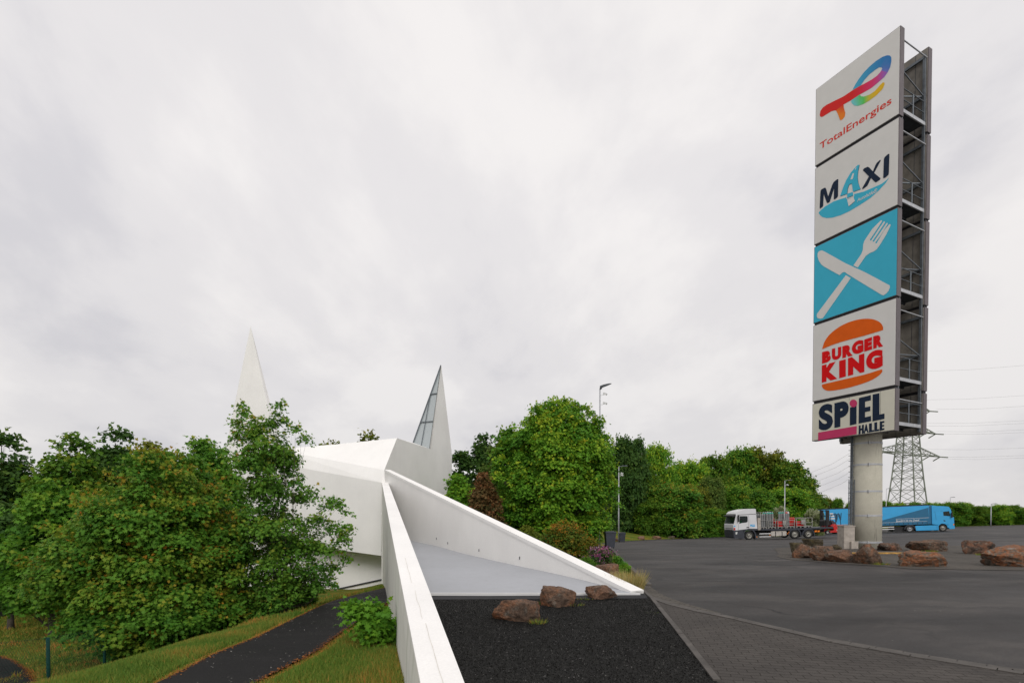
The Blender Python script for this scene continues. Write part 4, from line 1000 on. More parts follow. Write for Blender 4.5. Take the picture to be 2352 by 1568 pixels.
# left background
def bg(label, uc, Y, rows, nb, per, seed, leaf, mat, **k):
    b = place(uc, Y); b.z -= .3
    return tree(label, b, px_prof(rows, Y, uc, b.z), nb, per, seed, leaf, mat, **k)
GL = 'trees behind the left lawn'
bg('dark feathery evergreen at the left edge of the view', 10, 24, [(994, 8, 20), (1040, -15, 50), (1100, -40, 75), (1180, -70, 90), (1300, -90, 100), (1400, -80, 80)], 90, 260, 21, .20, 'darkleaf', name='evergreen_tree', group=GL, flat=.35, shape='clump', sprig=.7)
bg('green tree left of centre on the left skyline with a lobed top', 170, 24, [(1010, 150, 200), (1045, 120, 225), (1100, 90, 250), (1180, 70, 270), (1290, 60, 290), (1400, 60, 280)], 90, 330, 22, .20, 'midleaf', name='broadleaf_tree', group=GL, shape='clump', sprig=.7)
bg('dark tree with a ragged pointed top behind the big maple', 275, 27, [(990, 258, 288), (1025, 225, 325), (1080, 200, 345), (1180, 190, 360), (1350, 190, 370)], 70, 300, 23, .22, 'darkleaf', name='broadleaf_tree', group=GL, shape='clump', sprig=.8)
bg('bright green low tree left of the big maple', 115, 17.5, [(1095, 105, 135), (1140, 75, 175), (1210, 30, 200), (1290, 5, 215), (1360, 10, 200), (1400, 30, 180)], 90, 340, 24, .15, 'maple2', name='broadleaf_tree', group=GL, sprig=.6, flat=.4, tip=.2)
bg('dark bushy tree at the left edge above the small fence', 20, 19.5, [(1150, 0, 40), (1200, -40, 90), (1280, -70, 120), (1345, -60, 115)], 60, 320, 25, .17, 'darkleaf', name='broadleaf_tree', group=GL, shape='clump', flat=.4)
bg('green tree between the big maple and the slender maple', 475, 23, [(1012, 455, 495), (1045, 415, 545), (1100, 395, 570), (1200, 390, 580), (1350, 400, 570)], 80, 300, 26, .18, 'maple2', name='maple_tree', group=GL, sprig=.7, tip=.25)
bg('green tree showing above the left shoulder of the big maple', 355, 22, [(1025, 335, 370), (1060, 310, 400), (1150, 290, 410), (1300, 290, 420)], 60, 280, 27, .18, 'olive', name='broadleaf_tree', group=GL, shape='clump', sprig=.6)
for i, (uc, vt, hw) in enumerate(((760, 1006, 26), (850, 1004, 32), (800, 1012, 10))):
    bg(('treetop just showing above the white roof, %s' % ['left clump', 'right clump', 'tiny tuft between the other two'][i]), uc, 60, [(vt, uc-hw*.4, uc+hw*.4), (vt+14, uc-hw, uc+hw), (vt+60, uc-hw-20, uc+hw+20), (1200, uc-50, uc+50)], 40, 130, 30+i, .45, 'olive', name='broadleaf_tree', group='treetops above the church roof', shape='clump', sprig=.5)
# maple undergrowth below the two near maples
b = place(655, 15.5)
# right of the church
GRT = 'trees between the church and the car park'
bz = place(1287, 33); bz.z -= .3
def xb3(u, v, r, d=.0): p = P(u, v, 33); return ((u-1287)/1176*33, d+random.uniform(-1, .6), p.z-bz.z, r)
ext3 = [xb3(u, v, r) for u, v, r in ((1224, 948, .34), (1242, 942, .38), (1262, 935, .38), (1280, 929, .40), (1296, 920, .36), (1297, 934, .40), (1318, 933, .38), (1341, 940, .38), (1356, 953, .34), (1368, 975, .36), (1213, 968, .36), (1206, 992, .4), (1393, 1003, .36), (1396, 1030, .38),
        (1398, 1075, .4), (1402, 1120, .4), (1400, 1160, .4), (1150, 1060, .4), (1142, 1100, .4), (1140, 1150, .45), (1380, 1210, .45))]
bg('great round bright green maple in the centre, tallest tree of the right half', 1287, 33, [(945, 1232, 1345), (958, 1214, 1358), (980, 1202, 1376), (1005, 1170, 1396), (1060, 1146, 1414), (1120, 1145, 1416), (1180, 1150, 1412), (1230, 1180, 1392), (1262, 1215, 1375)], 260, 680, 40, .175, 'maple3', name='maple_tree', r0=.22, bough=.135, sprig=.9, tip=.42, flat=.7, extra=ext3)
bg('green left shoulder tree leaning out of the great maple', 1175, 35, [(990, 1155, 1200), (1010, 1145, 1225), (1060, 1135, 1230), (1150, 1135, 1225), (1230, 1150, 1220)], 60, 330, 41, .26, 'maple2', name='maple_tree', group=GRT, sprig=.7)
bg('tall dark spruce with a ragged tip beside the great maple', 1108, 44, [(987, 1104, 1112), (1010, 1094, 1124), (1045, 1086, 1140), (1100, 1078, 1150), (1230, 1075, 1155)], 80, 170, 42, .30, 'darkleaf', name='spruce_tree', group=GRT, shape='clump', flat=.35, sprig=.8)
bg('dark spruce right behind the edge of the right spire', 1055, 46, [(1018, 1052, 1062), (1040, 1040, 1078), (1090, 1030, 1088), (1230, 1025, 1092)], 60, 160, 43, .32, 'darkleaf', name='spruce_tree', group=GRT, shape='clump', flat=.35, sprig=.8)
bg('pale hanging birch between the dark spruce and the great maple', 1132, 40, [(1030, 1122, 1142), (1070, 1108, 1155), (1150, 1100, 1160), (1230, 1105, 1160)], 60, 230, 44, .2, 'birch', name='birch_tree', group=GRT, shape='quad', flat=1.3, sprig=.4)
bg('bright green bush at the foot of the spruces beside the spire', 1052, 36, [(1093, 1035, 1065), (1130, 1020, 1080), (1180, 1015, 1088), (1230, 1020, 1085)], 50, 260, 45, .22, 'maple3', name='broadleaf_tree', group=GRT, sprig=.4)
bg('dark copper leaved tree in front of the birch', 1112, 31, [(1083, 1104, 1114), (1105, 1090, 1132), (1140, 1080, 1146), (1185, 1072, 1156), (1235, 1080, 1160)], 70, 300, 46, .17, 'copper', name='copper_tree', group=GRT, shape='clump', sprig=.5)
# background wood: shared crowns
protos = []
for i, (nb, per, leaf, mt, flat) in enumerate(((150, 260, .034, 'maple3', .75), (150, 260, .034, 'midleaf', .75), (140, 270, .033, 'maple2', .7), (150, 260, .034, 'olive', .8))):
    pr = [(.97, -.20, .22), (.93, -.32, .32), (.84, -.43, .42), (.66, -.5, .5), (.44, -.52, .52), (.22, -.5, .5), (.06, -.42, .42)]
    pr = [(z, a*random.uniform(.85, 1.1), c*random.uniform(.85, 1.1)) for z, a, c in pr]
    C, Pn, Nn, Ti = crown(pr, nb, per, 60+i, leaf=leaf, bough=.13, sprig=.95, flat=flat, tip=.36)
    me = leaf_mesh('crown', Pn, Nn, leaf*np.random.default_rng(i).uniform(.6, 1.2, len(Pn)), Ti, 'clump', mt)
    t = trunk_mesh('trunk', C, -.05, 1.0, .03, 60+i, 1, 30); tm = t.data; bpy.data.objects.remove(t)
    protos.append((me, tm))
def inst(label, uc, Y, vt, w_, pi, mat=None, group=None, name='broadleaf_tree', rot=None, zb_=None):
    b = place(uc, Y); b.z -= .4
    h = P(uc, vt, Y).z-b.z; wid = w_/1176*Y
    root = empty(name, b, label, 'tree', group)
    for nm, me in (('crown', protos[pi][0]), ('trunk', protos[pi][1])):
        o = bpy.data.objects.new(nm, me); COL.objects.link(o); o.parent = root
        if nm == 'crown' and mat:
            o.material_slots[0].link = 'OBJECT'; o.material_slots[0].material = MAT[mat]
    root.scale = (wid, wid, h); root.rotation_euler = (0, 0, rot if rot is not None else random.uniform(0, 6.28)); return root
GW = 'trees of the wood beyond the car park'
wood = [(1440, 64, 1012, 95, 1, 'darkleaf', 'dark tall tree just right of the lamp post at the edge of the wood'),
 (1400, 70, 1040, 80, 2, None, 'dark green tree half hidden by the great maple at the edge of the wood'),
 (1508, 74, 1029, 78, 0, None, 'bright round topped tree, second on the wood skyline'),
 (1574, 78, 1056, 88, 2, 'maple3', 'broad green tree in the dip of the wood skyline'),
 (1638, 84, 1052, 80, 1, 'midleaf', 'mid green tree left of the highest part of the wood'),
 (1700, 92, 1035, 90, 0, 'maple2', 'tall green tree at the top of the wood skyline'),
 (1752, 92, 1037, 95, 3, None, 'olive tree at the right of the top of the wood skyline'),
 (1806, 88, 1062, 95, 3, 'midleaf', 'olive green tree where the wood skyline starts to fall'),
 (1845, 92, 1098, 75, 0, 'midleaf', 'last round tree at the right end of the wood'),
 (1475, 66, 1075, 80, 1, None, 'shaded tree behind the farther lamp post'),
 (1545, 62, 1110, 112, 2, 'maple', 'low broad maple with orange tinted leaves at the edge of the asphalt'),
 (1632, 70, 1100, 60, 1, 'birch', 'pale yellow green birch in the middle of the wood edge'),
 (1680, 72, 1112, 75, 2, None, 'green maple left of the white truck cab'),
 (1735, 76, 1125, 90, 0, 'maple2', 'bright maple behind the white truck cab'),
 (1800, 80, 1120, 90, 2, 'maple3', 'green tree behind the gas cylinder cages'),
 (1590, 68, 1120, 70, 3, 'olive', 'olive tree behind the low broad maple'),
 (1850, 86, 1140, 60, 1, 'maple2', 'small tree left of the blue trailer'),
 (1895, 96, 1147, 50, 3, 'olive', 'low tree above the rear end of the blue trailer'),
 (1500, 60, 1150, 70, 3, 'midleaf', 'low bush like tree at the foot of the wood near the farther bin'),
 (1625, 66, 1165, 60, 2, 'maple2', 'small tree at the foot of the wood behind the small rocks'),
 (1665, 66, 1175, 55, 0, 'midleaf', 'small dense tree just left of the white truck')]
for i, (uc, Y, vt, w_, pi, mt, lb) in enumerate(wood): inst(lb, uc, Y+15, vt, w_*1.38, pi, mt, GW)
for i, (uc, vt, w_) in enumerate(((1790, 1166, 42), (1870, 1172, 50))):
    inst(['pale blossoming hawthorn behind the gas cylinders', 'pale blossoming hawthorn left of the blue trailer'][i], uc, 74, vt, w_, 3, 'blossom', 'blossoming hawthorns', 'hawthorn_tree')
GH = 'row of trees behind the blue truck'
hedge = [(1925, 108, 1146, 30), (1958, 108, 1150, 28), (2030, 108, 1152, 40), (2062, 110, 1154, 34), (2100, 108, 1155, 38), (2140, 110, 1153, 36)]
ordn = ['first', 'second', 'third', 'fourth', 'fifth', 'sixth', 'seventh', 'eighth', 'ninth']
for i, (uc, Y, vt, w_) in enumerate(hedge): inst('low treetop behind the blue trailer, %s of the row from the left' % ordn[i], uc, Y, vt, w_*1.3, [0, 2][i % 2], 'maple3' if i % 2 else 'maple2', GH, 'maple_tree')
GH2 = 'row of maples at the right end of the car park'
h2 = [(2188, 100, 1152, 55), (2215, 103, 1156, 40), (2242, 101, 1163, 46), (2270, 102, 1161, 40), (2297, 100, 1160, 44), (2325, 102, 1161, 44), (2352, 100, 1164, 44), (2380, 101, 1160, 46)]
for i, (uc, Y, vt, w_) in enumerate(h2): inst('maple right of the blue truck, %s of the row from the truck' % ordn[i], uc, Y, vt, w_*1.3, [2, 0, 1][i % 3], ['maple2', 'maple3', 'midleaf'][i % 3], GH2, 'maple_tree')
# a few more trunks of the wood further left, outside the frame edge
for i, (uc, Y, vt, w_, pi) in enumerate(((-90, 24, 1020, 180, 1), (590, 44, 1062, 90, 0), (680, 48, 1062, 90, 2))):
    inst(['tree at the far left end of the wood', 'tree behind the church left of the slender maple', 'tree hidden behind the church roof'][i], uc, Y, vt, w_, pi, 'midleaf', None)
# undergrowth (uncountable)
def scatter(n, area, fn, seed, h, leaf, mat, name, label, shape='clump', tint0=.3, kind='stuff', cat='undergrowth'):
    rs = np.random.default_rng(seed); pts = []
    k = 0
    while len(pts) < n:
        x, Y = area(rs); 
        hh = h*(.55+.45*mnoise.noise(Vector((x*.25, Y*.25, seed))))*2*(.5)
        pts.append((x, Y, fn(x, Y)+max(.05, hh)*rs.uniform(0, 1)**.7))
    pts = np.array(pts); nr = rs.normal(size=(n, 3))*.6+np.array([0, -.3, .9])
    me = leaf_mesh(name, pts, nr, leaf*rs.uniform(.6, 1.2, n), tint0+rs.normal(0, .16, n), shape, mat, rs=rs)
    o = bpy.data.objects.new(name, me); COL.objects.link(o); return tag(o, label, cat, None, kind)
def line_area(pts, wd):
    def f(rs):
        i = rs.integers(len(pts)-1); a = pts[i]; b = pts[i+1]; t = rs.uniform(); w_ = rs.uniform(-.5, .5)*wd
        x = a[0]+(b[0]-a[0])*t; y = a[1]+(b[1]-a[1])*t; d = math.hypot(b[0]-a[0], b[1]-a[1])
        return x-(b[1]-a[1])/d*w_, y+(b[0]-a[0])/d*w_
    return f
scatter(26000, line_area([(8, 72), (11, 78), (18, 86), (34, 100), (54, 106), (75, 107), (110, 108)], 4), ground, 5, 4.6, .42, 'midleaf', 'undergrowth', 'dark green undergrowth beneath the wood beyond the asphalt')
scatter(16000, line_area([(-40, 27), (-28, 27), (-19, 24.5), (-12.5, 20)], 4), ground, 6, 3.2, .24, 'darkleaf', 'undergrowth', 'dark undergrowth beneath the trees left of the lawn')
scatter(9000, line_area([(-9.6, 13.8), (-7.6, 15.4), (-6.7, 16.6)], 1.5), zl, 8, 1.1, .15, 'maple2', 'undergrowth', 'low leafy growth under the two near maples', shape='maple')
scatter(9000, line_area([(-6, 50), (0, 42), (4.2, 41)], 5), ground, 7, 1.4, .3, 'midleaf', 'undergrowth', 'green undergrowth below the great maple')
for k, (a, b_, n_, h_) in enumerate((((-60, 48), (-14, 50), 9000, 6.0), ((-16, 62), (10, 80), 7000, 6.0))):
    scatter(n_, line_area([a, b_], 9), ground, 9+k, h_, .9, 'midleaf', 'distant_wood', ['distant wood behind the left trees', 'distant wood behind the church'][k], cat='wood')

# garden strip right of the ramp wall
def bush(label, uc, Y, rows, nb, per, seed, leaf, mat, name='shrub', group=None, cat='shrub', shape='clump', **k):
    b = place(uc, Y, g); b.z -= .1
    return tree(label, b, px_prof(rows, Y, uc, b.z), nb, per, seed, leaf, mat, cat=cat, name=name, group=group, shape=shape, r0=.03, limbs=25, **k)
bush('large rounded shrub with orange shoot tips behind the ramp wall', 1290, 23, [(1210, 1275, 1320), (1222, 1245, 1345), (1245, 1228, 1362), (1280, 1232, 1370), (1320, 1250, 1365)], 90, 260, 70, .085, 'barberry', tip=.6, sprig=.8, flat=.7)
bush('lower shrub with reddish tips between the large shrub and the bin', 1360, 22, [(1240, 1340, 1366), (1252, 1330, 1378), (1275, 1328, 1388), (1305, 1335, 1388)], 50, 220, 71, .08, 'barberry', tip=.5, sprig=.6, flat=.7)
bush('low clump of pink and purple flowers beside the boulder', 1382, 18.5, [(1264, 1362, 1400), (1278, 1338, 1418), (1296, 1330, 1424), (1308, 1345, 1424)], 60, 120, 72, .055, 'pink', name='flower_clump', cat='flowers', tip=.6, flat=.8, sprig=.5)
bush('small ball of green groundcover left of the boulder', 1348, 16.6, [(1284, 1335, 1362), (1296, 1322, 1378), (1318, 1325, 1378)], 30, 160, 73, .05, 'midleaf', name='groundcover_plant', cat='plant', flat=.7)
bush('bright green cushion plant right of the boulder beside the asphalt', 1436, 15.6, [(1295, 1428, 1442), (1308, 1418, 1452), (1324, 1420, 1458)], 24, 170, 74, .045, 'maple3', name='groundcover_plant', cat='plant', flat=.7)
bush('tall green tuft between the flowers and the kerb', 1420, 17.5, [(1280, 1412, 1428), (1295, 1406, 1436), (1312, 1408, 1440)], 24, 150, 75, .05, 'maple2', name='groundcover_plant', cat='plant', flat=.9)
bush('wide low shrub half hidden behind the rising ramp wall', 1212, 26, [(1215, 1190, 1225), (1235, 1175, 1245), (1265, 1180, 1250)], 40, 200, 76, .09, 'olive', flat=.7)
# dry ornamental grass
def tuft(label, c, n, h, rad, seed, mat='drygrass', name='ornamental_grass', spread=.45, wdt=.012):
    rs = np.random.default_rng(seed); a = rs.uniform(0, 6.28, n); r = rad*rs.uniform(0, 1, n)**.6
    pts = np.stack([np.cos(a)*r, np.sin(a)*r*.8, np.zeros(n)-.02], 1)
    up = np.stack([np.cos(a)*spread*rs.uniform(.3, 1.4, n), np.sin(a)*spread*rs.uniform(.3, 1.4, n), np.ones(n)], 1)+rs.normal(size=(n, 3))*.15
    up /= np.linalg.norm(up, axis=1, keepdims=True)
    nr = np.cross(up, rs.normal(size=(n, 3)))
    sz = np.stack([np.full(n, wdt)*rs.uniform(.6, 1.3, n), h*rs.uniform(.5, 1.15, n)], 1)
    me = leaf_mesh(name, pts, nr, sz, .5+rs.normal(0, .25, n), 'blade', mat, updir=up, rs=rs)
    o = bpy.data.objects.new(name, me); COL.objects.link(o); o.location = c
    return tag(o, label, 'grass tuft')
tuft('big tuft of dry yellow grass at the tip of the ramp wall', Vector((2.60, 11.3, g(2.60, 11.3)-.03)), 1300, .50, .27, 80, wdt=.010)
tuft('smaller dry grass tuft behind the big one, touching the boulder', Vector((2.42, 11.9, g(2.42, 11.9)-.03)), 800, .36, .25, 81, wdt=.009)
tuft('low orange tinted grass tuft at the kerb corner', G(1450, 1354, g), 500, .12, .22, 82, spread=.8)
for i, (u, v, n_, h_) in enumerate(((1175, 1424, 60, .10), (1235, 1433, 130, .12), (1322, 1392, 90, .10), (1235, 1388, 70, .09), (1343, 1378, 60, .09), (1245, 1386, 50, .07), (1500, 1410, 40, .05))):
    tuft(['green weed left of the nearest gravel rock', 'green weed at the right foot of the nearest gravel rock', 'green weed right of the middle gravel rock', 'green weed left of the middle gravel rock', 'green weed left of the flat topped rock', 'short weed between the two left gravel rocks', 'tiny weed at the gravel edge'][i],
         G(u, v, g)+Vector((0, 0, .01)), n_, h_, .11, 90+i, 'blade', 'weed', .9, .012)
for i, (u, v) in enumerate(((2024, 1297), (2106, 1268), (2140, 1267), (2258, 1275))):
    tuft(['weed at the foot of the pointed rock', 'weed in front of the dark brown block', 'weed at the right of the dark brown block', 'weed in front of the lumpy rock'][i], G(u, v, g)+Vector((0, 0, .015)), 120, .13, .25, 120+i, 'blade', 'weed', .9, .02)
# maple sapling on the bank beside the path
b = G(880, 1480, zl, 5)
Ys = b.y
tree('young green maple bush on the bank between the path and the ramp wall', b, [(p[0], p[1], p[2]) for p in px_prof([(1392, 785, 880), (1408, 775, 900), (1430, 800, 912), (1455, 830, 915), (1478, 855, 915)], Ys, 880, b.z)], 34, 34, 85, .115, 'maple3', cat='shrub', name='maple_sapling', stems=4, r0=.012, limbs=30, bough=.2, tip=.12, flat=.7, depth=.7)

# grass blades on the near lawn, litter along the path edges
def inpoly(x, y, poly):
    c = False; n = len(poly); j = n-1
    for i in range(n):
        xi, yi = poly[i][:2]; xj, yj = poly[j][:2]
        if (yi > y) != (yj > y) and x < (xj-xi)*(y-yi)/(yj-yi)+xi: c = not c
        j = i
    return c
def segd(x, y, pts):
    m = 1e9
    for a, b in zip(pts[:-1], pts[1:]):
        ex, ey = b[0]-a[0], b[1]-a[1]; t = max(0, min(1, ((x-a[0])*ex+(y-a[1])*ey)/(ex*ex+ey*ey))); m = min(m, math.hypot(x-a[0]-ex*t, y-a[1]-ey*t))
    return m
rs = np.random.default_rng(55); pts = []; tint = []; hh = []
edge1 = PL+[(-5.35, 24)]; edge2 = PR
side = c1
for (n_, x0, x1, y0, y1) in ((90000, -6.5, -.9, 4.8, 11), (60000, -13, -4, 5.5, 13), (45000, -24, -4.2, 12, 26)):
    X = rs.uniform(x0, x1, n_); Yv = rs.uniform(y0, y1, n_)
    for x, Y in zip(X, Yv):
        if x > .30-.266*Y: continue
        if inpoly(x, Y, PATHPOLY): continue
        if x < c1[2][0]+.2 and Y < c1[0][1]+.1 and inpoly(x, Y, c1+[(c1[-1][0]+.3, 4), (-22, 4), (-22, c1[0][1]+.3)]): continue
        if inpoly(x, Y, c2): continue
        d = min(segd(x, Y, edge1), segd(x, Y, edge2), segd(x, Y, side))
        nz = mnoise.noise(Vector((x*.9, Y*.9, 3)))
        t = .42+.42*nz+rs.normal(0, .15)+(.14 if x < -6 else 0)
        if d < .10+.08*nz: t = rs.uniform(.7, 1.0)
        pts.append((x, Y, zl(x, Y)-.012)); tint.append(t); hh.append((.085+.05*nz)*(.45 if d < .16 else 1)*rs.uniform(.5, 1.3)*(1 if Y < 12 else 1.4))
pts = np.array(pts); n = len(pts); up = rs.normal(size=(n, 3))*.38; up[:, 2] = 1; up /= np.linalg.norm(up, axis=1, keepdims=True)
nr = np.cross(up, rs.normal(size=(n, 3))); hh = np.array(hh)
me = leaf_mesh('lawn_grass', pts, nr, np.stack([np.where(pts[:, 1] < 12, .014, .03), hh], 1), np.array(tint), 'blade', 'blade', updir=up, rs=rs)
o = bpy.data.objects.new('lawn_grass', me); COL.objects.link(o); tag(o, 'short green and orange tinted grass blades of the near lawn', 'grass', None, 'stuff')
def flat_scatter(name, label, n, gen, fn, off, size, mat, seed, cat, shape='quad', tilt=.25):
    rs = np.random.default_rng(seed); pts = []
    while len(pts) < n:
        q = gen(rs)
        if q is not None: pts.append((q[0], q[1], fn(*q)+off))
    pts = np.array(pts); nr = rs.normal(size=(n, 3))*tilt; nr[:, 2] = 1
    me = leaf_mesh(name, pts, nr, size*rs.uniform(.4, 1.4, n), rs.uniform(0, 1, n), shape, mat, rs=rs)
    o = bpy.data.objects.new(name, me); COL.objects.link(o); return tag(o, label, cat, None, 'stuff')
def edgegen(rs):
    e_ = [edge1, edge2, side][rs.choice(3, p=[.4, .3, .3])]; i = rs.integers(len(e_)-1); t = rs.uniform(); a = e_[i]; b = e_[i+1]
    return a[0]+(b[0]-a[0])*t+rs.normal(0, .035), a[1]+(b[1]-a[1])*t+rs.normal(0, .035)
flat_scatter('needle_litter', 'orange brown needles lying along the path edges', 4200, edgegen, zl, .034, .026, 'litter', 61, 'litter')
def pathgen(rs):
    x, y = rs.uniform(-6.5, -2), rs.uniform(5, 20); return (x, y) if inpoly(x, y, PATHPOLY) else None
flat_scatter('path_specks', 'pale petals and bits lying on the dark path', 420, pathgen, zl, .036, .022, 'fleck', 62, 'debris')
GBP = gb
def gravgen(rs):
    y = 10.0*rs.uniform(.28, 1)**.8; x = rs.uniform(-2.2, 3.2)
    return (x, y) if inpoly(x, y, GBP) and y < 9.9 else None
MAT['stone'] = leafmat('gravel_stones', [(0, (.006, .006, .006)), (.7, (.017, .0165, .015)), (.95, (.038, .037, .034)), (1, (.14, .135, .13))], 0)
flat_scatter('gravel', 'loose dark gravel stones on the bed beside the ramp wall', 110000, gravgen, g, .020, .014, 'stone', 63, 'gravel', 'clump', .9)
def lotgen(rs):
    x, y = rs.uniform(1, 14), rs.uniform(4, 14); return (x, y)
flat_scatter('asphalt_specks', 'tiny pale bits lying on the asphalt', 260, lotgen, g, .02, .016, 'fleck', 64, 'debris')

# ================================================================== STREET FURNITURE
def lamp(label, uc, Y, vtop, style, group, arm=1, r=.075, fl=None):
    b = place(uc, Y, g); b.z = g(b.x, b.y)
    top = P(uc, vtop, Y).z-b.z
    root = empty('street_lamp', b, label, 'street lamp', group)
    mb = MB(); mb.tube([(0, 0, 0), (0, 0, top*.35), (0, 0, top)], [r*1.15, r*.95, r*.6], 12); mb.build('pole', 'steelpale', root, smooth=True)
    mb = MB()
    if style == 'led':
        mb.tube([(0, 0, top-.02), (.12*arm, 0, top+.08)], [.06, .06], 8); L_ = .75*arm
        vs = []
        for (x, hw, h) in ((0, .07, .16), (.25, .14, .15), (.55, .13, .10), (.80, .05, .04)):
            for (yy, zz_) in ((-hw, 0), (hw, 0), (hw*.7, h), (-hw*.7, h)): vs.append((x*arm, yy, top+.05+x*.38+zz_))
        fs = [(3, 2, 1, 0), (12, 13, 14, 15)]
        for i in range(3):
            for k in range(4): fs.append((i*4+k, i*4+(k+1) % 4, i*4+4+(k+1) % 4, i*4+4+k))
        mb.add(vs, fs); mb.build('lamp_head', 'steeldark', root)
    else:
        mb.bar((0, 0, top), (.9*arm, 0, top+.12), .10, .07); mb.box((.65*arm, 0, top+.07), (.6, .22, .08)); mb.build('lamp_head', 'steel', root)
    if fl:
        for (dz, sx) in fl:
            mb = MB(); z = top-dz; mb.bar((0, 0, z-.12), (.30*sx, 0, z-.04), .03); mb.bar((.24*sx, -.0, z+.06), (.46*sx, -.12, z-.06), .13, .12); mb.tube([(.30*sx, 0, z-.04), (.30*sx, 0, z+.06)], .02, 6)
            mb.build('camera', 'whitepaint', root)
    return root
GLP = 'street lamps around the car park'
lamp('tall lamp post with a dark wedge shaped head and two cameras beside the great maple', 1377, 36, 893, 'led', GLP, fl=[(1.0, 1), (.35, 1)])
lamp('slim lamp post with white floodlights behind the farther bin', 1421, 57, 1071, 'arm', GLP, fl=[(.75, 1), (.95, 1)])
lamp('slim lamp post rising above the gas cylinders on the white truck', 1802, 72, 1103, 'arm', GLP, fl=[(.6, 1)])
lamp('thin lamp post behind the blue trailer just right of the sign column', 2035, 105, 1122, 'arm', GLP)
lamp('thin lamp post behind the roof of the blue tractor', 2182, 112, 1142, 'arm', GLP)
lamp('thin lamp post standing in front of the row of maples right of the blue truck', 2276, 92, 1157, 'arm', GLP)
lamp('thin lamp post at the right edge of the view', 2349, 104, 1166, 'arm', GLP)
def wbin(label, uc, Y, h=1.05):
    b = place(uc, Y, g); root = empty('waste_bin', b, label, 'waste bin', 'waste bins along the kerb')
    mb = MB(); w0, w1 = .24, .31
    vs = [(sx*w, sy*w*1.15, z) for w, z in ((w0, .08), (w1, h-.1)) for sx, sy in ((-1, -1), (1, -1), (1, 1), (-1, 1))]
    mb.add(vs, [(3, 2, 1, 0), (4, 5, 6, 7), (0, 1, 5, 4), (1, 2, 6, 5), (2, 3, 7, 6), (3, 0, 4, 7)])
    mb.box((0, -.30, h*.45), (.3, .02, .02)); mb.build('body', 'binm', root, bevel=.02)
    mb = MB(); mb.prism([(-.34, h-.1), (.34, h-.1), (.34, h-.05), (.25, h+.02), (-.25, h+.02), (-.34, h-.05)], -.38, .38); mb.build('lid', 'binm', root, bevel=.015)
    for sx in (-1, 1):
        mb = MB(); mb.tube([(sx*.25, .25, .1), (sx*.30, .25, .1)], .1, 14); mb.build('wheel', 'blacks', root)
    return root
o = wbin('dark wheeled waste bin nearer the camera beside the tall lamp post', 1401, 31.5); o.location.z += .05
wbin('smaller looking dark waste bin farther away at the foot of the slim lamp post', 1429, 55)

# chain-link fence, near left
def fence(name, label, pts, h, fn, mesh=True, post=.032, pitch=.085, toprail=False, wr=.0013):
    b0_ = Vector((*pts[0], fn(*pts[0]))); root = empty(name, b0_, label, 'fence')
    P3 = [Vector((x, y, fn(x, y)))-b0_ for x, y in pts]
    for p in P3:
        mb = MB(); mb.tube([p+Vector((0, 0, -.2)), p+Vector((0, 0, h+.03))], post, 10); mb.build('post', 'fenceg', root, smooth=True)
    for a, b in zip(P3[:-1], P3[1:]):
        mb = MB(); Ln = (b-a).length; n = int((Ln+h)/pitch)
        def at(s_, z): return lerp(a, b, s_/Ln)+Vector((0, 0, z+.04))
        for k in range(n):
            s0 = k*pitch
            for sg in (1, -1):
                A = [0, 0]; pts_ = []
                x0, x1 = (s0-h, s0)
                za, zb_ = (0, h) if sg == 1 else (h, 0)
                if x0 < 0: za = za+(zb_-za)*(-x0)/h; x0 = 0
                if x1 > Ln: zb_ = za+(zb_-za)*(Ln-x0)/(x1-x0); x1 = Ln
                if x1-x0 > .01: mb.tube([at(x0, za), at(x1, zb_)], wr, 3, caps=False)
        for z in (.02, h*.5, h-.02): mb.tube([at(0, z), at(Ln, z)], wr*1.6, 4)
        mb.build('wire_mesh', 'fenceg', root)
        if toprail: mb = MB(); mb.tube([a+Vector((0, 0, h)), b+Vector((0, 0, h))], .022, 8); mb.build('rail', 'fenceg', root)
    return root
pA = P(110, 1467, 10); pB = P(240, 1510, 12.4)
dv = Vector((pB.x-pA.x, pB.y-pA.y))
fp = [(pA.x-dv.x*2, pA.y-dv.y*2), (pA.x-dv.x, pA.y-dv.y), (pA.x, pA.y), (pB.x, pB.y), (pB.x+dv.x, pB.y+dv.y)]
hF = pA.z-zl(pA.x, pA.y)
fence('chain_link_fence', 'green chain link fence with round posts in the bottom left corner', fp, max(1.0, hF), zl)
qa = G(25, 1411, zl); qb = (qa.x-.5, qa.y+2.6)
fence('chain_link_fence', 'small green fence panel with a top rail at the left edge behind the lawn', [(qa.x, qa.y), qb], P(25, 1355, qa.y).z-qa.z, zl, toprail=True, pitch=.1, post=.035)

# ================================================================== ELECTRICITY PYLON
YP = 112.0; pc = place(2083, YP, g); zb0 = pc.z
ep = empty('electricity_pylon', pc, 'tall lattice electricity pylon behind the sign column', 'pylon')
def pz(v): return P(2083, v, YP).z-zb0
hts = [pz(1215), pz(1155), pz(1125), pz(1098), pz(1080), pz(1062), pz(1047), pz(1033), pz(1018), pz(1003), pz(990), pz(975), pz(960), pz(945), pz(930), pz(905)]
def hw(z):
    return float(np.interp(z, [pz(1215), pz(1155), pz(1098), pz(1033), pz(990), pz(905)], [5.0, 3.15, 2.55, 2.0, 1.7, .3]))
rotp = Matrix.Rotation(R_(28), 3, 'Z')
def corner(z, i): w_ = hw(z)*.82; return rotp @ Vector(((-1, 1, 1, -1)[i]*w_, (-1, -1, 1, 1)[i]*w_, z))
mb = MB()
for i in range(4):
    for a, b in zip(hts[:-1], hts[1:]): mb.bar(corner(a, i), corner(b, i), .19)
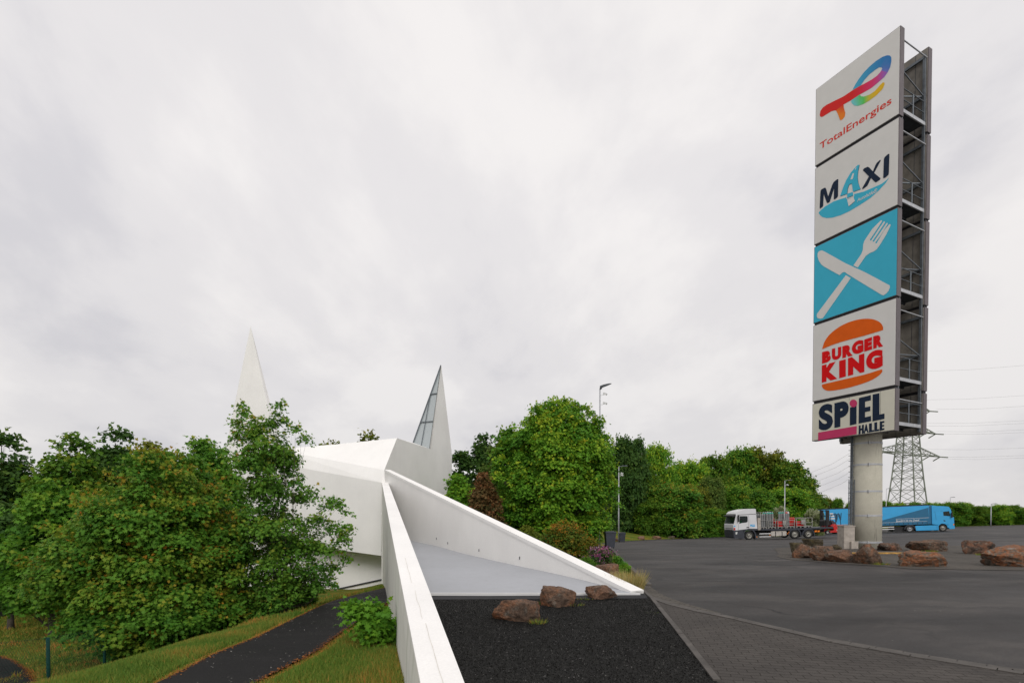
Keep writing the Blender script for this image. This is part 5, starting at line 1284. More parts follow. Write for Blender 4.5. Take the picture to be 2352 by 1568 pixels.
for f in range(4):
    for a, b in zip(hts[:-1], hts[1:]):
        j = (f+1) % 4; mb.bar(corner(a, f), corner(b, j), .08); mb.bar(corner(a, j), corner(b, f), .08); mb.bar(corner(a, f), corner(a, j), .09)
mb.build('lattice_tower', 'pylon', ep)
ax = Vector((19.3, 9.5, 0)).normalized()
tips = []
for (v, u_tip) in ((1042, 2157), (988, 2146), (936, 2132)):
    z0 = pz(v); 
    # half length so that the tip falls at u_tip
    k = ((u_tip-1176)/1176*pc.y-pc.x)/(ax.x-(u_tip-1176)/1176*ax.y); 
    for sg in (1, -1):
        mb = MB(); base = hw(z0)*.8; tipp = ax*k*sg+Vector((0, 0, z0)); n_ = 6
        pr_ = Vector((-ax.y, ax.x, 0))
        c = [ax*base*sg+pr_*base*s_+Vector((0, 0, z0)) for s_ in (-1, 1)]+[ax*base*sg+Vector((0, 0, z0+2.3))]
        for q in c: mb.bar(q, tipp, .17)
        for t in range(n_):
            a_, b2 = t/n_, (t+1)/n_
            for i, j in ((0, 1), (0, 2), (1, 2)):
                mb.bar(lerp(c[i], tipp, a_), lerp(c[j], tipp, b2), .08); mb.bar(lerp(c[j], tipp, a_), lerp(c[j], tipp, a_)*.5+lerp(c[i], tipp, a_)*.5, .08)
        mb.build('cross_arm', 'pylon', ep)
        for fr_ in ((1.0, .62) if v != 936 else (1.0,)):
            tp = lerp(ax*base*sg+Vector((0, 0, z0)), tipp, fr_); wd_ = Vector((.985, -.17, 0))
            mb = MB(); mb.tube([tp, tp+wd_*1.6+Vector((0, 0, -.15))], .13, 6); mb.build('insulator', 'pylon', ep)
            mb = MB(); mb.tube([tp, tp-wd_*1.4+Vector((0, 0, -.9))], .13, 6); mb.build('insulator', 'pylon', ep)
            tips.append((tp+pc, sg))
wz = [(482, 440), (568, 540), (700, 675), (725, 700), (775, 760), (797, 785), (940, 930), (1010, 1000), (1030, 1022), (215, 160)]
CW = [(0, 0)]
for i, (y0_, y1_) in enumerate(wz):
    v0 = (850+y0_/3.825)*.9408; v1 = (850+y1_/3.825)*.9408
    a = P(2112 if i not in (1, 4, 5, 8) else 2150, v0, 114); b = P(2352, v1, 104); e_ = b+(b-a)*.6
    mb = MB(a); mb.tube([a, lerp(a, b, .5)+Vector((0, 0, -.25)), b, e_], .014, 4, caps=False)
    o = mb.build('power_cable', 'wire'); o.location = a
    tag(o, 'power cable running right from the pylon, %s from the top' % ['second', 'third', 'fourth', 'fifth', 'sixth', 'seventh', 'eighth', 'ninth', 'lowest', 'highest'][i], 'cable', 'power cables right of the pylon')
for i, ((ua, va), (ub, vb)) in enumerate((((2020, 1000), (1845, 1092)), ((2020, 1012), (1858, 1098)), ((2020, 1028), (1868, 1108)), ((2020, 1042), (1872, 1120)), ((2020, 1054), (1880, 1132)))):
    a = P(ua, va, 112); b = P(ub, vb, 190); mb = MB(a); mb.tube([a, lerp(a, b, .5)+Vector((0, 0, -1.0)), b, b+(b-a)*.3], .028, 4, caps=False)
    o = mb.build('power_cable', 'wire'); o.location = a
    tag(o, 'power cable falling left from the pylon behind the sign column, %s from the top' % ordn[i], 'cable', 'power cables left of the pylon')

# ================================================================== VEHICLES
def frame_matrix(origin, fwd, upv=None):
    f = Vector(fwd).normalized(); up_ = Vector((0, 0, 1)); l = up_.cross(f).normalized(); u_ = f.cross(l).normalized()
    m = Matrix((f, l, u_)).transposed().to_4x4(); m.translation = Vector(origin); return m
def vehicle(name, mat4, label, cat, group=None):
    o = bpy.data.objects.new(name, None); COL.objects.link(o); o.matrix_world = mat4; return tag(o, label, cat, group)
def wheel(parent, x, y, r, side, wdt=.30, rim='rim', blackhub=False):
    """side: +1 outer face towards +y"""
    mb = MB(); c = Vector((x, y, r))
    prof = [(r*.62, 0), (r*.93, 0), (r, .05), (r, wdt-.05), (r*.93, wdt), (r*.62, wdt)]
    n = 28; vs = []; fs = []
    for k in range(n):
        t = 2*math.pi*k/n
        for rr, yy in prof: vs.append(c+Vector((math.cos(t)*rr, -side*yy, math.sin(t)*rr)))
    m_ = len(prof)
    for k in range(n):
        for i in range(m_): fs.append((k*m_+i, ((k+1) % n)*m_+i, ((k+1) % n)*m_+(i+1) % m_, k*m_+(i+1) % m_))
    mb.add(vs, fs); w_ = mb.build('wheel', 'tyre', parent)
    mb = MB(); prof = [(r*.63, .012), (r*.58, .06), (r*.50, .085), (r*.30, .05 if not blackhub else .12), (r*.26, -.0), (r*.14, -.02), (.001, -.02)]
    vs = []; fs = []; m_ = len(prof)
    for k in range(n):
        t = 2*math.pi*k/n
        for rr, yy in prof: vs.append(c+Vector((math.cos(t)*rr, -side*yy, math.sin(t)*rr)))
    for k in range(n):
        for i in range(m_-1): fs.append((k*m_+i, ((k+1) % n)*m_+i, ((k+1) % n)*m_+i+1, k*m_+i+1))
    mb.add(vs, fs); 
    mb.cur = 1
    for k in range(10):
        t = 2*math.pi*k/10; p = c+Vector((math.cos(t)*r*.42, -side*.055, math.sin(t)*r*.42)); mb.tube([p, p+Vector((0, side*.012, 0))], r*.065, 8)
    mb.tube([c+Vector((0, side*.0, 0)), c+Vector((0, side*.03, 0))], r*.13, 12)
    mb.build('rim', [rim, 'blacks'], w_); return w_
def shell(name, prof, wid, window, screen, mat, parent, yt=lambda z: 1.0):
    """hollow cab: two side faces with a window opening, strips between them except the windscreen edge"""
    bm = bmesh.new(); n = len(prof); side = {}
    for sg in (1, -1):
        ov = [bm.verts.new((x, sg*wid/2*yt(z), z)) for x, z in prof]; wv = [bm.verts.new((x, sg*wid/2*yt(z), z)) for x, z in window]
        ed = [bm.edges.new((ov[i], ov[(i+1) % n])) for i in range(n)]+[bm.edges.new((wv[i], wv[(i+1) % len(wv)])) for i in range(len(wv))]
        bmesh.ops.triangle_fill(bm, use_beauty=True, use_dissolve=False, edges=ed, normal=(0, sg, 0)); side[sg] = ov
    for i in range(n):
        if i == screen: continue
        try: bm.faces.new((side[1][i], side[1][(i+1) % n], side[-1][(i+1) % n], side[-1][i]))
        except ValueError: pass
    bmesh.ops.recalc_face_normals(bm, faces=bm.faces)
    me = bpy.data.meshes.new(name); bm.to_mesh(me); bm.free(); me.materials.append(MAT[mat])
    o = bpy.data.objects.new(name, me); COL.objects.link(o); o.parent = parent
    so_ = o.modifiers.new('thick', 'SOLIDIFY'); so_.thickness = .03; so_.offset = -1
    return o
def panel(name, pts, y, mat, parent, th=.012, sg=1):
    mb = MB(); mb.prism(pts, y, y+th*sg); return mb.build(name, mat, parent)

# ---- white flatbed truck, faces left
MPX = .00513
def WT(px, py): # -> (x local (forward positive), z)
    d = (px-110)*MPX; gy = 889-.0266*(px-110); return (-d, (gy-py)*MPX)
ox = (1686-1176)/1176*58.0; gz0 = P(1722, 1239.3, 58).z-.03
WM = frame_matrix((ox, 59.25, gz0-.02), (-1, 0, -.027))
wt = vehicle('flatbed_truck', WM, 'white flatbed truck with sleeper cab and dark skirts loaded with gas cylinder cages', 'truck')
W_ = 2.5
cab = [WT(*q) for q in ((112, 668), (104, 545), (118, 522), (166, 335), (158, 300), (200, 255), (300, 225), (420, 200), (560, 190), (598, 193), (606, 215), (632, 600), (632, 668))]
win = [WT(*q) for q in ((246, 352), (408, 352), (424, 368), (424, 470), (402, 492), (300, 505), (238, 522))]
ytw = lambda z: 1.0
shell('cab', cab, W_, win, 2, 'cabwhite', wt, ytw)
for sg in (1, -1):
    panel('window', win, sg*(W_/2-.03), 'glass', wt, .01, sg)
mb = MB(); (x0, z0), (x1, z1) = cab[2], cab[3]
mb.add([(x0+.02, -1.18, z0), (x0+.02, 1.18, z0), (x1+.02, 1.16, z1), (x1+.02, -1.16, z1)], [(0, 1, 2, 3)]); mb.build('windscreen', 'glass', wt)
mb = MB(); q = [WT(*q) for q in ((95, 345), (100, 375), (235, 345), (235, 320), (160, 325))]; mb.prism(q, -1.2, 1.22); mb.build('sun_visor', 'blacks', wt)
mb = MB(); q = [WT(*q) for q in ((200, 322), (608, 300), (608, 310), (200, 332))]; mb.prism(q, -1.262, 1.262); mb.build('roof_trim', 'blacks', wt)
# door lines, handle, logo
for (a, b) in (((447, 335), (447, 620)), ((218, 528), (218, 655))):
    panel('door_seam', [WT(a[0]-2, a[1]), WT(a[0]+2, a[1]), WT(b[0]+2, b[1]), WT(b[0]-2, b[1])], 1.25, 'blacks', wt, .004)
panel('door_handle', [WT(388, 610), WT(400, 590), WT(452, 590), WT(452, 608)], 1.25, 'blacks', wt, .03)
lg = panel('logo_panel', [WT(478, 538), WT(580, 536), WT(580, 584), WT(478, 588)], 1.25, 'blue', wt, .006)
panel('logo_wave', [WT(482, 578), WT(505, 566), WT(530, 553), WT(575, 548), WT(575, 556), WT(535, 562), WT(508, 574), WT(484, 584)], 1.257, 'whitepaint', lg, .004)
panel('front_logo', [WT(116, 562), WT(150, 560), WT(150, 586), WT(116, 590)], 1.25, 'blue', wt, .006)
panel('marker_light', [WT(112, 612), WT(146, 612), WT(146, 660), WT(112, 664)], 1.25, 'redpaint', wt, .02)
# lower skirt / bumper / arch
mb = MB(); mb.prism([WT(*q) for q in ((100, 668), (635, 668), (632, 630), (500, 628), (380, 640), (220, 662))], -1.23, 1.258)
mb.prism([WT(*q) for q in ((104, 672), (222, 672), (222, 745), (345, 745), (345, 850), (130, 846), (112, 815))], -1.24, 1.262)
arc = [(455+math.cos(t)*122, 785-math.sin(t)*135) for t in np.linspace(math.pi, 0, 12)]; arc2 = [(455+math.cos(t)*150, 785-math.sin(t)*160) for t in np.linspace(0, math.pi, 12)]
mb.prism([WT(*q) for q in arc+[(585, 860), (615, 860)]+arc2], .7, 1.268)
mb.prism([WT(*q) for q in ((222, 672), (330, 672), (305, 745), (222, 745))], -1.2, 1.25)
mb.build('lower_body', 'cabdark', wt)
panel('headlight', [WT(148, 706), WT(192, 702), WT(182, 752), (WT(152, 760))], 1.255, 'headlight', wt, .02)
mb = MB(); x_, z_ = WT(108, 720)
for k in range(5): mb.box((x_+.01, 0, z_+.45-.17*k), (.03, 1.9, .06))
mb.build('grille', 'blacks', wt)
mb = MB(); mb.box((WT(225, 400)[0]+.1, 1.42, 2.45), (.12, .16, .75)); mb.bar((WT(225, 400)[0], 1.2, 2.75), (WT(225, 400)[0]+.1, 1.42, 2.8), .04); mb.build('mirror', 'blacks', wt)
for px in (455, 1765): 
    for sg in (1, -1): wheel(wt, WT(px, 0)[0], sg*1.22, .515, sg, blackhub=True)
for sg in (1, -1): wheel(wt, WT(1465, 0)[0], sg*1.22, .515, sg, blackhub=False)
mb = MB(); mb.prism([WT(*q) for q in ((700, 668), (715, 640), (2310, 595), (2310, 625), (1900, 640), (1300, 668))], -1.25, 1.25); mb.build('deck', 'cabdark', wt)
mb = MB()
for sg in (-1, 1): mb.prism([WT(*q) for q in ((600, 690), (2200, 645), (2200, 700), (1900, 740), (600, 790))], sg*.42-.05, sg*.42+.05)
for px in (700, 900, 1200, 1600, 2000): x_ = WT(px, 0)[0]; mb.box((x_, 0, .95), (.12, 1.6, .2))
mb.prism([WT(*q) for q in ((1180, 800), (1290, 800), (1290, 720), (1180, 720))], -1.1, .9)
mb.build('chassis', 'blacks', wt)
mb = MB(); x_, z_ = WT(677, 530); mb.box((x_, 1.12, z_), (.32, .22, 1.35)); mb.box((x_, -1.12, z_), (.32, .22, 1.35)); mb.box((x_, 0, z_+.3), (.06, 2.3, .8)); mb.build('headboard', 'conc2', wt, bevel=.01)
mb = MB(); mb.prism([WT(*q) for q in ((942, 702), (960, 690), (1270, 684), (1284, 700), (1284, 776), (1268, 790), (960, 798), (942, 785))], .55, 1.2); tk = mb.build('fuel_tank', 'tank', wt, bevel=.02)
for px in (1038, 1183): panel('strap', [WT(px-8, 694), WT(px+8, 694), WT(px+8, 792), WT(px-8, 794)], 1.19, 'blacks', tk, .03)
for (y0_, y1_) in ((728, 752), (795, 818)):
    mb = MB(); mb.prism([WT(682, y0_+6), WT(935, y0_), WT(935, y1_-4), WT(682, y1_)], 1.16, 1.22); mb.build('side_guard', 'whitepaint', wt)
for cx_ in (1465, 1765):
    mb = MB(); a1 = [(cx_+math.cos(t)*118, 765-math.sin(t)*122) for t in np.linspace(math.pi*1.02, -.02*math.pi, 12)]; a2 = [(cx_+math.cos(t)*140, 765-math.sin(t)*140) for t in np.linspace(0, math.pi, 12)]
    mb.prism([WT(*q) for q in a1+[(cx_+120, 800), (cx_+145, 800)]+a2], .75, 1.24); mb.build('mudguard', 'cabdark', wt)
for (px, py) in ((1330, 708), (1305, 738), (910, 770), (620, 812)): panel('marker_light', [WT(px-8, py-10), WT(px+8, py-10), WT(px+8, py+12), WT(px-8, py+12)], 1.21, 'orangel', wt, .03)
for px in (1935, 1998): panel('marker_light', [WT(px-24, 672), WT(px+24, 668), WT(px+24, 702), WT(px-24, 708)], 1.1, 'orangel', wt, .06)
# driver, sitting in the cab
dr = vehicle('person', WM @ Matrix.Translation((WT(335, 0)[0], .55, 1.55)), 'person in a bright green hi vis top sitting at the wheel of the white truck', 'person')
bm = bmesh.new(); jl = [(0, 0, 0), (-.02, 0, .25), (0, 0, .50), (.02, 0, .60), (.04, 0, .70), (.05, 0, .80), (0, .20, .50), (.16, .27, .25), (.40, .20, .28), (0, -.20, .50), (.16, -.27, .25), (.40, -.20, .28), (.42, .12, -.02), (.42, -.12, -.02), (.55, .12, -.4), (.55, -.12, -.4)]
rad = [.16, .17, .15, .06, .09, .10, .08, .06, .04, .08, .06, .04, .09, .09, .06, .06]
bvs = [bm.verts.new(q) for q in jl]
for a, b in ((0, 1), (1, 2), (2, 3), (3, 4), (4, 5), (2, 6), (6, 7), (7, 8), (2, 9), (9, 10), (10, 11), (0, 12), (0, 13), (12, 14), (13, 15)): bm.edges.new((bvs[a], bvs[b]))
me = bpy.data.meshes.new('body'); bm.to_mesh(me); bm.free(); me.materials.append(MAT['hivis'])
bo = bpy.data.objects.new('body', me); COL.objects.link(bo); bo.parent = dr
sm = bo.modifiers.new('skin', 'SKIN'); 
me.skin_vertices.new() if not me.skin_vertices else None
for i, r in enumerate(rad): me.skin_vertices[0].data[i].radius = (r, r)
me.skin_vertices[0].data[0].use_root = True
bo.modifiers.new('sub', 'SUBSURF').levels = 1
bm = bmesh.new(); bmesh.ops.create_uvsphere(bm, u_segments=14, v_segments=10, radius=.115)
for v in bm.verts: v.co = Vector((v.co.x*.95+.05, v.co.y*.82, v.co.z*1.15+.76))
me = bpy.data.meshes.new('head'); bm.to_mesh(me); bm.free(); me.materials.append(MAT['skin']); ho = bpy.data.objects.new('head', me); COL.objects.link(ho); ho.parent = dr
bm = bmesh.new(); bmesh.ops.create_uvsphere(bm, u_segments=14, v_segments=10, radius=.122)
bmesh.ops.delete(bm, geom=[v for v in bm.verts if v.co.z < -.01 and v.co.x > -.03 or v.co.z < -.07], context='VERTS')
for v in bm.verts: v.co = Vector((v.co.x*.95+.035, v.co.y*.84, v.co.z*1.12+.78))
me = bpy.data.meshes.new('hair'); bm.to_mesh(me); bm.free(); me.materials.append(MAT['hair']); ho = bpy.data.objects.new('hair', me); COL.objects.link(ho); ho.parent = dr
# cages and gas cylinders on the deck
def deckz(px): return WT(px, 640-.0318*(px-740))[1]+.01
def onbed(px, y=0): return WM @ Matrix.Translation((WT(px, 0)[0], y, deckz(px)))
def cage(label, pxa, pxb, pyt, mid=True, plate=None, depth=2.2, y=0.0):
    pc_ = (pxa+pxb)/2; Wd = (pxb-pxa)*MPX; H_ = (WT(pc_, pyt)[1]-deckz(pc_)); hx = Wd/2-.03; hy = depth/2
    root = vehicle('gas_cage', onbed(pc_, y), label, 'cage', 'steel cages on the flatbed')
    mb = MB()
    for sx in (-1, 1):
        for sy in (-1, 1): mb.bar((sx*hx, sy*hy, 0), (sx*hx, sy*hy, H_), .055)
    for z in ((.16, H_*.5, H_-.03) if mid else (.16, H_-.03)):
        for sy in (-1, 1): mb.bar((-hx, sy*hy, z), (hx, sy*hy, z), .045)
        for sx in (-1, 1): mb.bar((sx*hx, -hy, z), (sx*hx, hy, z), .045)
    mb.build('frame', 'cage', root)
    mb = MB(); mb.box((0, 0, .17), (Wd-.04, depth-.04, .04)); 
    for sx in (-1, 0, 1): mb.box((sx*(hx-.04), 0, .07), (.1, depth, .14))
    mb.build('base', 'cage', root)
    if plate:
        a, b = plate; xa = (pc_-a)*MPX; xb2 = (pc_-b)*MPX; mb = MB(); mb.box(((xa+xb2)/2, hy+.03, H_*.62), (abs(xa-xb2), .02, H_*.52)); mb.build('plate', 'cage', root)
    return root
cage('tall steel cage of grey cylinders directly behind the white cab', 712, 862, 265, plate=None)
cage('steel cage with green topped cylinders, second behind the cab', 888, 1058, 455)
cage('steel cage of red cylinders with a grey plate, third behind the cab', 1098, 1290, 425, plate=(1212, 1282))
cage('steel cage around the tall cylinders in the middle of the flatbed', 1300, 1475, 440)
cage('steel cage of red cylinders with a wide grey plate near the rear of the flatbed', 1512, 1705, 400, plate=(1622, 1700))
cage('empty steel cage at the rear of the flatbed', 1708, 1868, 385)
cyl_cache = {}
def cylinder(px, y, h, r, band, label, group, body='gluegrey', cap='steelpale'):
    key = (h, r, band, body)
    M4 = onbed(px, y) @ Matrix.Translation((0, 0, .20))
    root = vehicle('gas_cylinder', M4, label, 'gas cylinder', group)
    if key not in cyl_cache:
        mb = MB(); mb.tube([(0, 0, 0), (0, 0, h*.86)], r, 14); a = mb.build('body', body, root, smooth=False)
        mb = MB(); mb.tube([(0, 0, h*.86), (0, 0, h*.90), (0, 0, h*.935), (0, 0, h*.95)], [r*.99, r*.93, r*.6, r*.3], 14); b = mb.build('shoulder', band, root)
        mb = MB(); mb.tube([(0, 0, h*.95), (0, 0, h)], [r*.42, r*.38], 10); c = mb.build('valve_cap', cap, root)
        cyl_cache[key] = (a.data, b.data, c.data)
    else:
        for nm, d_ in zip(('body', 'shoulder', 'valve_cap'), cyl_cache[key]):
            o = bpy.data.objects.new(nm, d_); COL.objects.link(o); o.parent = root
GA = 'grey cylinders in the tall cage behind the cab'; GB = 'green banded cylinders in the second cage'; GC = 'tall cylinders in the middle of the flatbed'; GD = 'red gas bottles in the third cage'; GE_ = 'red gas bottles in the rear cage'
CO = ['nearest the cab', 'in the middle', 'farthest from the cab', 'at the rear end']; RO = ['front row', 'second row', 'third row', 'back row']
for a, px in enumerate((732, 775, 820)):
    for b_, y in enumerate((.95, .55, .1, -.4)): cylinder(px, y, 1.55, .105, 'gluegrey', 'grey gas cylinder in the tall cage behind the cab, %s, %s' % (RO[b_], CO[a]), GA)
for a, px in enumerate((893, 945, 1000)):
    for b_, y in enumerate((.9, .5, .0)): cylinder(px, y, 1.72, .12, 'cyanpaint', 'green shouldered grey cylinder in the second cage, %s, %s' % (RO[b_], CO[a]), GB)
for px in (1322, 1362): cylinder(px, .85, 1.72, .11, 'whitepaint' if px == 1362 else 'redpaint', 'tall grey cylinder with a %s shoulder in the middle of the flatbed' % ('white' if px == 1362 else 'red'), GC)
for a, px in enumerate((1225, 1265, 1310)): cylinder(px, .2, 1.72, .11, 'cyanpaint', 'tall green shouldered cylinder behind the grey plate, %s' % CO[a], GC)
for a, px in enumerate((1130, 1168, 1206)):
    for b_, y in enumerate((.85, .3)): cylinder(px, y, .62, .14, 'redpaint', 'squat red gas bottle in the third cage, %s, %s' % (RO[b_], CO[a]), GD, 'redpaint', 'redpaint')
for a, px in enumerate((1120, 1165)): cylinder(px, -.6, .95, .15, 'redpaint', 'larger red gas bottle at the back of the third cage, %s' % ['nearer the cab', 'farther from the cab'][a], GD, 'redpaint', 'redpaint')
for a, px in enumerate((1545, 1588, 1631, 1674)):
    for b_, y in enumerate((.85, .3)): cylinder(px, y, .55, .13, 'redpaint', 'squat red gas bottle in the rear cage, %s, %s' % (RO[b_], ['first from the cab', 'second from the cab', 'third from the cab', 'fourth from the cab'][a]), GE_, 'redpaint', 'redpaint')
for a, px in enumerate((1545, 1588, 1631)): cylinder(px, -.6, 1.0, .14, 'redpaint', 'larger red gas bottle at the back of the rear cage, %s' % CO[a], GE_, 'redpaint', 'redpaint')
# ---- truck mounted forklift, hung on the tail
def FT_(px, py):  # zoom picture of the tail (1990,1210 x6.533) -> same local frame as WT
    sx_ = 1990+px/6.533; sy_ = 1210+py/6.533; return WT((sx_-1780)*9.046, (sy_-1220)*9.046)
fx, fz = FT_(330, 600)
FMx = WM @ Matrix.Translation((fx, 0, 0))
fk = vehicle('forklift', FMx, 'red truck mounted forklift carried on the tail of the white flatbed', 'forklift')
def F2(px, py): a, b = FT_(px, py); return (a-fx, b)
mb = MB()
mb.prism([F2(*q) for q in ((300, 480), (345, 445), (360, 560), (395, 580), (255, 585), (258, 565), (320, 545))], .55, 1.15)
mb.prism([F2(*q) for q in ((300, 480), (345, 445), (360, 560), (395, 580), (255, 585), (258, 565), (320, 545))], -1.15, -.55)
mb.prism([F2(*q) for q in ((345, 460), (490, 465), (490, 500), (420, 500), (400, 545), (350, 545))], -.9, .9)
mb.build('body', 'redpaint', fk, bevel=.02)
mb = MB()
for y in (.55, -.55):
    mb.prism([F2(*q) for q in ((243, 222), (262, 222), (262, 490), (243, 490))], y-.08, y+.08); mb.prism([F2(*q) for q in ((268, 225), (295, 225), (295, 470), (268, 470))], y-.05, y+.05)
for py in (235, 320, 400, 470): a = F2(268, py); mb.box((a[0], 0, a[1]), (.1, 1.2, .08))
mb.prism([F2(*q) for q in ((225, 400), (245, 380), (245, 480), (222, 480))], -.5, .5)
mb.build('mast', 'blacks', fk)
mb = MB()
for y in (.45, -.45):
    pts_ = [F2(*q) for q in ((320, 470), (330, 320), (350, 300), (470, 292), (478, 340), (490, 460))]
    for a, b in zip(pts_[:-1], pts_[1:]): mb.bar((a[0], y, a[1]), (b[0], y, b[1]), .05)
for q in ((350, 300), (410, 296), (470, 292)): a = F2(*q); mb.bar((a[0], -.45, a[1]), (a[0], .45, a[1]), .05)
mb.bar((F2(430, 295)[0], .4, F2(430, 295)[1]), (F2(425, 420)[0], .4, F2(425, 420)[1]), .06)
mb.build('overhead_guard', 'blacks', fk)
mb = MB(); mb.prism([F2(*q) for q in ((335, 400), (370, 385), (430, 440), (440, 500), (370, 500), (360, 440))], -.35, .35); mb.build('seat', 'cabdark', fk, bevel=.03)
wx, wz_ = F2(215, 580)
for y, sg in ((1.15, 1), (-1.15, -1)):
    w_ = wheel(fk, 0, y, .22, sg, .22, 'whitepaint'); w_.location = (wx, 0, wz_-.22)
mb = MB(); mb.bar((F2(300, 490)[0], 1.0, F2(300, 490)[1]), (F2(395, 560)[0], 1.0, F2(395, 560)[1]), .07); mb.build('stabiliser', 'steelpale', fk)

# ---- blue articulated truck, faces right
th_ = R_(18); fwd = Vector((math.cos(th_), -math.sin(th_), .045))
f0 = Vector(((2193-1176)/1176*72.9, 72.9, 0)); lft = Vector((math.sin(th_), math.cos(th_), 0))
o0 = f0+lft*1.25; o0.z = P(2171, 1219.7, 73.3).z+.06
BM = frame_matrix(o0, fwd)
bt = vehicle('articulated_truck', BM, 'blue articulated lorry with curtain sided trailer parked behind the sign column', 'truck')
KX, KZ = .0086, .0089
def BT(px, py): return ((px-2228)*KX, (566-py)*KZ)
TX0 = -2.95
def TT(px, py):
    yt_ = lerp(215, 140, (px-160)/1670); yb_ = lerp(482, 437, (px-160)/1710)
    return (TX0-(1872-px)*.00795, 1.12+(yb_-py)/(yb_-yt_)*2.78)
# tractor
cab = [BT(*q) for q in ((2228, 470), (2226, 350), (2205, 325), (2188, 215), (2160, 172), (2090, 160), (1990, 152), (1935, 140), (1925, 160), (1925, 445), (1990, 455), (2060, 440), (2130, 450), (2165, 472))]
win = [BT(*q) for q in ((2080, 250), (2165, 242), (2180, 325), (2085, 315))]
shell('cab', cab, 2.5, win, 2, 'blue', bt, lambda z: 1.0)
for sg in (1, -1): panel('window', win, sg*1.225, 'glass', bt, .01, sg)
mb = MB(); (x0, z0), (x1, z1) = cab[2], cab[3]; mb.add([(x0+.015, -1.18, z0), (x0+.015, 1.18, z0), (x1+.015, 1.15, z1), (x1+.015, -1.15, z1)], [(0, 1, 2, 3)]); mb.build('windscreen', 'glass', bt)
for pp in ([(2045, 235), (2075, 232), (2075, 236), (2045, 240)], [(1965, 235), (1980, 380), (1984, 380), (1969, 235)]):
    panel('door_seam', [BT(*q) for q in pp], -1.25, 'darkblue', bt, .006, -1)
panel('vent', [BT(2080, 385), BT(2105, 388), BT(2110, 405), BT(2085, 402)], -1.25, 'blacks', bt, .01, -1)
mb = MB(); mb.box((BT(2192, 0)[0], -1.42, 2.3), (.14, .14, .75)); mb.build('mirror', 'blacks', bt)
mb = MB(); mb.prism([BT(*q) for q in ((2230, 470), (2232, 528), (2160, 530), (2140, 470), (2165, 462))], -1.26, 1.26); mb.prism([BT(*q) for q in ((1992, 460), (2012, 470), (2012, 545), (1992, 540))], -1.24, 1.24)
arc = [(2070+math.cos(t)*66, 510-math.sin(t)*72) for t in np.linspace(math.pi, 0, 12)]; arc2 = [(2070+math.cos(t)*80, 510-math.sin(t)*86) for t in np.linspace(0, math.pi, 12)]
mb.prism([BT(*q) for q in arc+arc2], -1.265, -.8); mb.build('lower_body', 'blue', bt)
panel('marker_light', [BT(2212, 448), BT(2226, 448), BT(2226, 474), BT(2212, 474)], -1.26, 'orangel', bt, .02, -1)
mb = MB(); mb.box((BT(2228, 0)[0]+.01, 0, 1.25), (.03, 1.9, .7)); mb.build('grille', 'blacks', bt)
mb = MB(); mb.prism([BT(*q) for q in ((1690, 462), (1990, 462), (1990, 542), (1700, 542), (1690, 500))], -1.22, -1.1); mb.build('side_skirt', 'blue', bt); mb = MB(); mb.prism([BT(*q) for q in ((1690, 462), (1990, 462), (1990, 542), (1700, 542))], 1.1, 1.22); mb.build('side_skirt', 'blue', bt)
mb = MB(); mb.prism([BT(*q) for q in ((1380, 470), (2000, 470), (2000, 535), (1900, 558), (1380, 550))], -.9, .9); mb.build('chassis', 'blacks', bt)
mb = MB(); arc = [(1612+math.cos(t)*68, 515-math.sin(t)*64) for t in np.linspace(math.pi, 0, 12)]; arc2 = [(1612+math.cos(t)*82, 515-math.sin(t)*78) for t in np.linspace(0, math.pi, 12)]
mb.prism([BT(*q) for q in arc+arc2], -1.24, -.7); mb.build('mudguard', 'cabdark', bt)
for sg in (1, -1): wheel(bt, BT(2075, 0)[0], sg*1.2, .51, sg, rim='rim'); wheel(bt, BT(1610, 0)[0], sg*1.2, .51, sg, rim='steelpale', blackhub=True)
mb = MB(); mb.prism([BT(*q) for q in ((1878, 150), (1935, 145), (1925, 445), (1885, 440))], -1.15, 1.15); mb.build('side_deflector', 'darkblue', bt)
# trailer
tr_x1, tr_x0 = TX0, TX0-13.6
mb = MB(); mb.cur = 0; mb.box(((tr_x0+tr_x1)/2, 0, 2.48), (13.6, 2.5, 2.72)); mb.build('trailer_box', 'blue', bt)
mb = MB(); mb.box(((tr_x0+tr_x1)/2, 0, 3.89), (13.66, 2.56, .13)); mb.build('roof_rail', 'blacks', bt)
mb = MB(); mb.add([(tr_x1, -1.28, 3.95), (tr_x1, 1.28, 3.95), (tr_x1-.35, 1.28, 3.97), (tr_x1-.35, -1.28, 3.97), (tr_x1+.02, -1.28, 3.8), (tr_x1+.02, 1.28, 3.8)], [(0, 1, 2, 3), (0, 4, 5, 1)]); mb.build('roof_cap', 'whitepaint', bt)
def decal(name, pts, off, mat): return panel(name, [TT(*q) for q in pts], -1.25-off, mat, bt, .004, -1)
decal('dark_panel', [(1012, 412), (1866, 182), (1872, 400), (1872, 434), (200, 481), (200, 455)], .004, 'darkblue')
decal('white_line', [(1360, 357), (1868, 336), (1868, 340), (1360, 361)], .010, 'whitepaint')
decal('white_line', [(300, 442), (1840, 390), (1840, 393), (300, 445)], .010, 'whitepaint')
for px in range(250, 1850, 72): decal('strap', [(px, 452-(px-160)*.0295), (px+7, 452-(px-160)*.0295), (px+7, 476-(px-160)*.0265), (px, 476-(px-160)*.0265)], .010, 'blacks')
mb = MB(); tl = TT(1362, 372); tr_ = TT(1722, 356); bl_ = TT(1362, 402); br_ = TT(1722, 388)
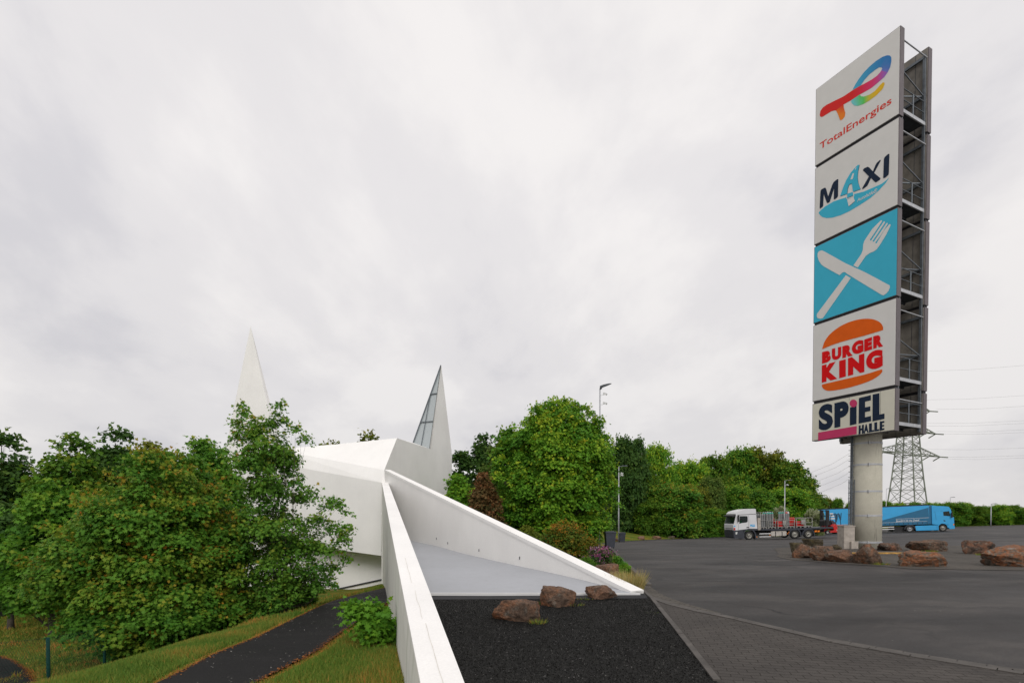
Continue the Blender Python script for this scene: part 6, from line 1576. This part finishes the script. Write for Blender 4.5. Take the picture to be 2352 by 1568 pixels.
vsg, fsg = glyph("Bew\u00e4hrt bis ins Detail", .012, .25, False)
xm = min(v[0] for v in vsg); xM = max(v[0] for v in vsg)
mb.add([(lerp(bl_[0], br_[0], (x-xm)/(xM-xm)), -1.268, lerp(bl_[1], br_[1], (x-xm)/(xM-xm))+y*.40) for x, y in vsg], fsg); mb.build('lettering', 'whitepaint', bt)
# large letters at the rear part of the curtain
for pp in ([(300, 270), (355, 270), (358, 290), (300, 292)], [(300, 306), (372, 304), (375, 324), (300, 326)], [(300, 342), (380, 340), (384, 360), (300, 362)]): decal('lettering', pp, .008, 'whitepaint')
for pp in ([(375, 268), (395, 268), (415, 330), (432, 268), (450, 268), (470, 328), (480, 268), (500, 266), (484, 372), (462, 372), (442, 318), (420, 374), (400, 374)],): decal('lettering', pp, .008, 'darkblue')
mb = MB(); mb.add([(tr_x0-.006, -1.2, 1.3), (tr_x0-.006, 1.2, 1.3), (tr_x0-.006, 1.2, 2.2), (tr_x0-.006, -1.2, 2.9)], [(0, 1, 2, 3)]); mb.build('rear_panel', 'darkblue', bt)
for y0_ in (-.75, .35):
    mb = MB()
    for (a, b, c, d) in ((0, .08, 0, .75), (.08, .3, 0, .1), (.08, .28, .32, .42), (.08, .3, .65, .75)): mb.box((tr_x0-.012, y0_+(a+b)/2, 2.75+(c+d)/2), (.006, b-a, d-c))
    mb.build('lettering', 'whitepaint', bt)
mb = MB(); 
for sg in (-1, 1): mb.box(((tr_x0+tr_x1)/2, sg*.5, 1.02), (13.3, .12, .18))
for k in range(8): mb.box((tr_x0+1+k*1.6, 0, 1.04), (.1, 2.3, .1))
mb.box((tr_x1-2.6, 0, .62), (.15, 2.0, .8)); mb.build('trailer_chassis', 'blacks', bt)
for z in (.55, .85):
    mb = MB(); mb.box((tr_x0+6.7, -1.2, z), (5.2, .04, .12)); mb.build('side_guard', 'whitepaint', bt)
for k in range(3):
    for sg in (1, -1): wheel(bt, tr_x0+2.2+k*1.31, sg*1.2, .50, sg)
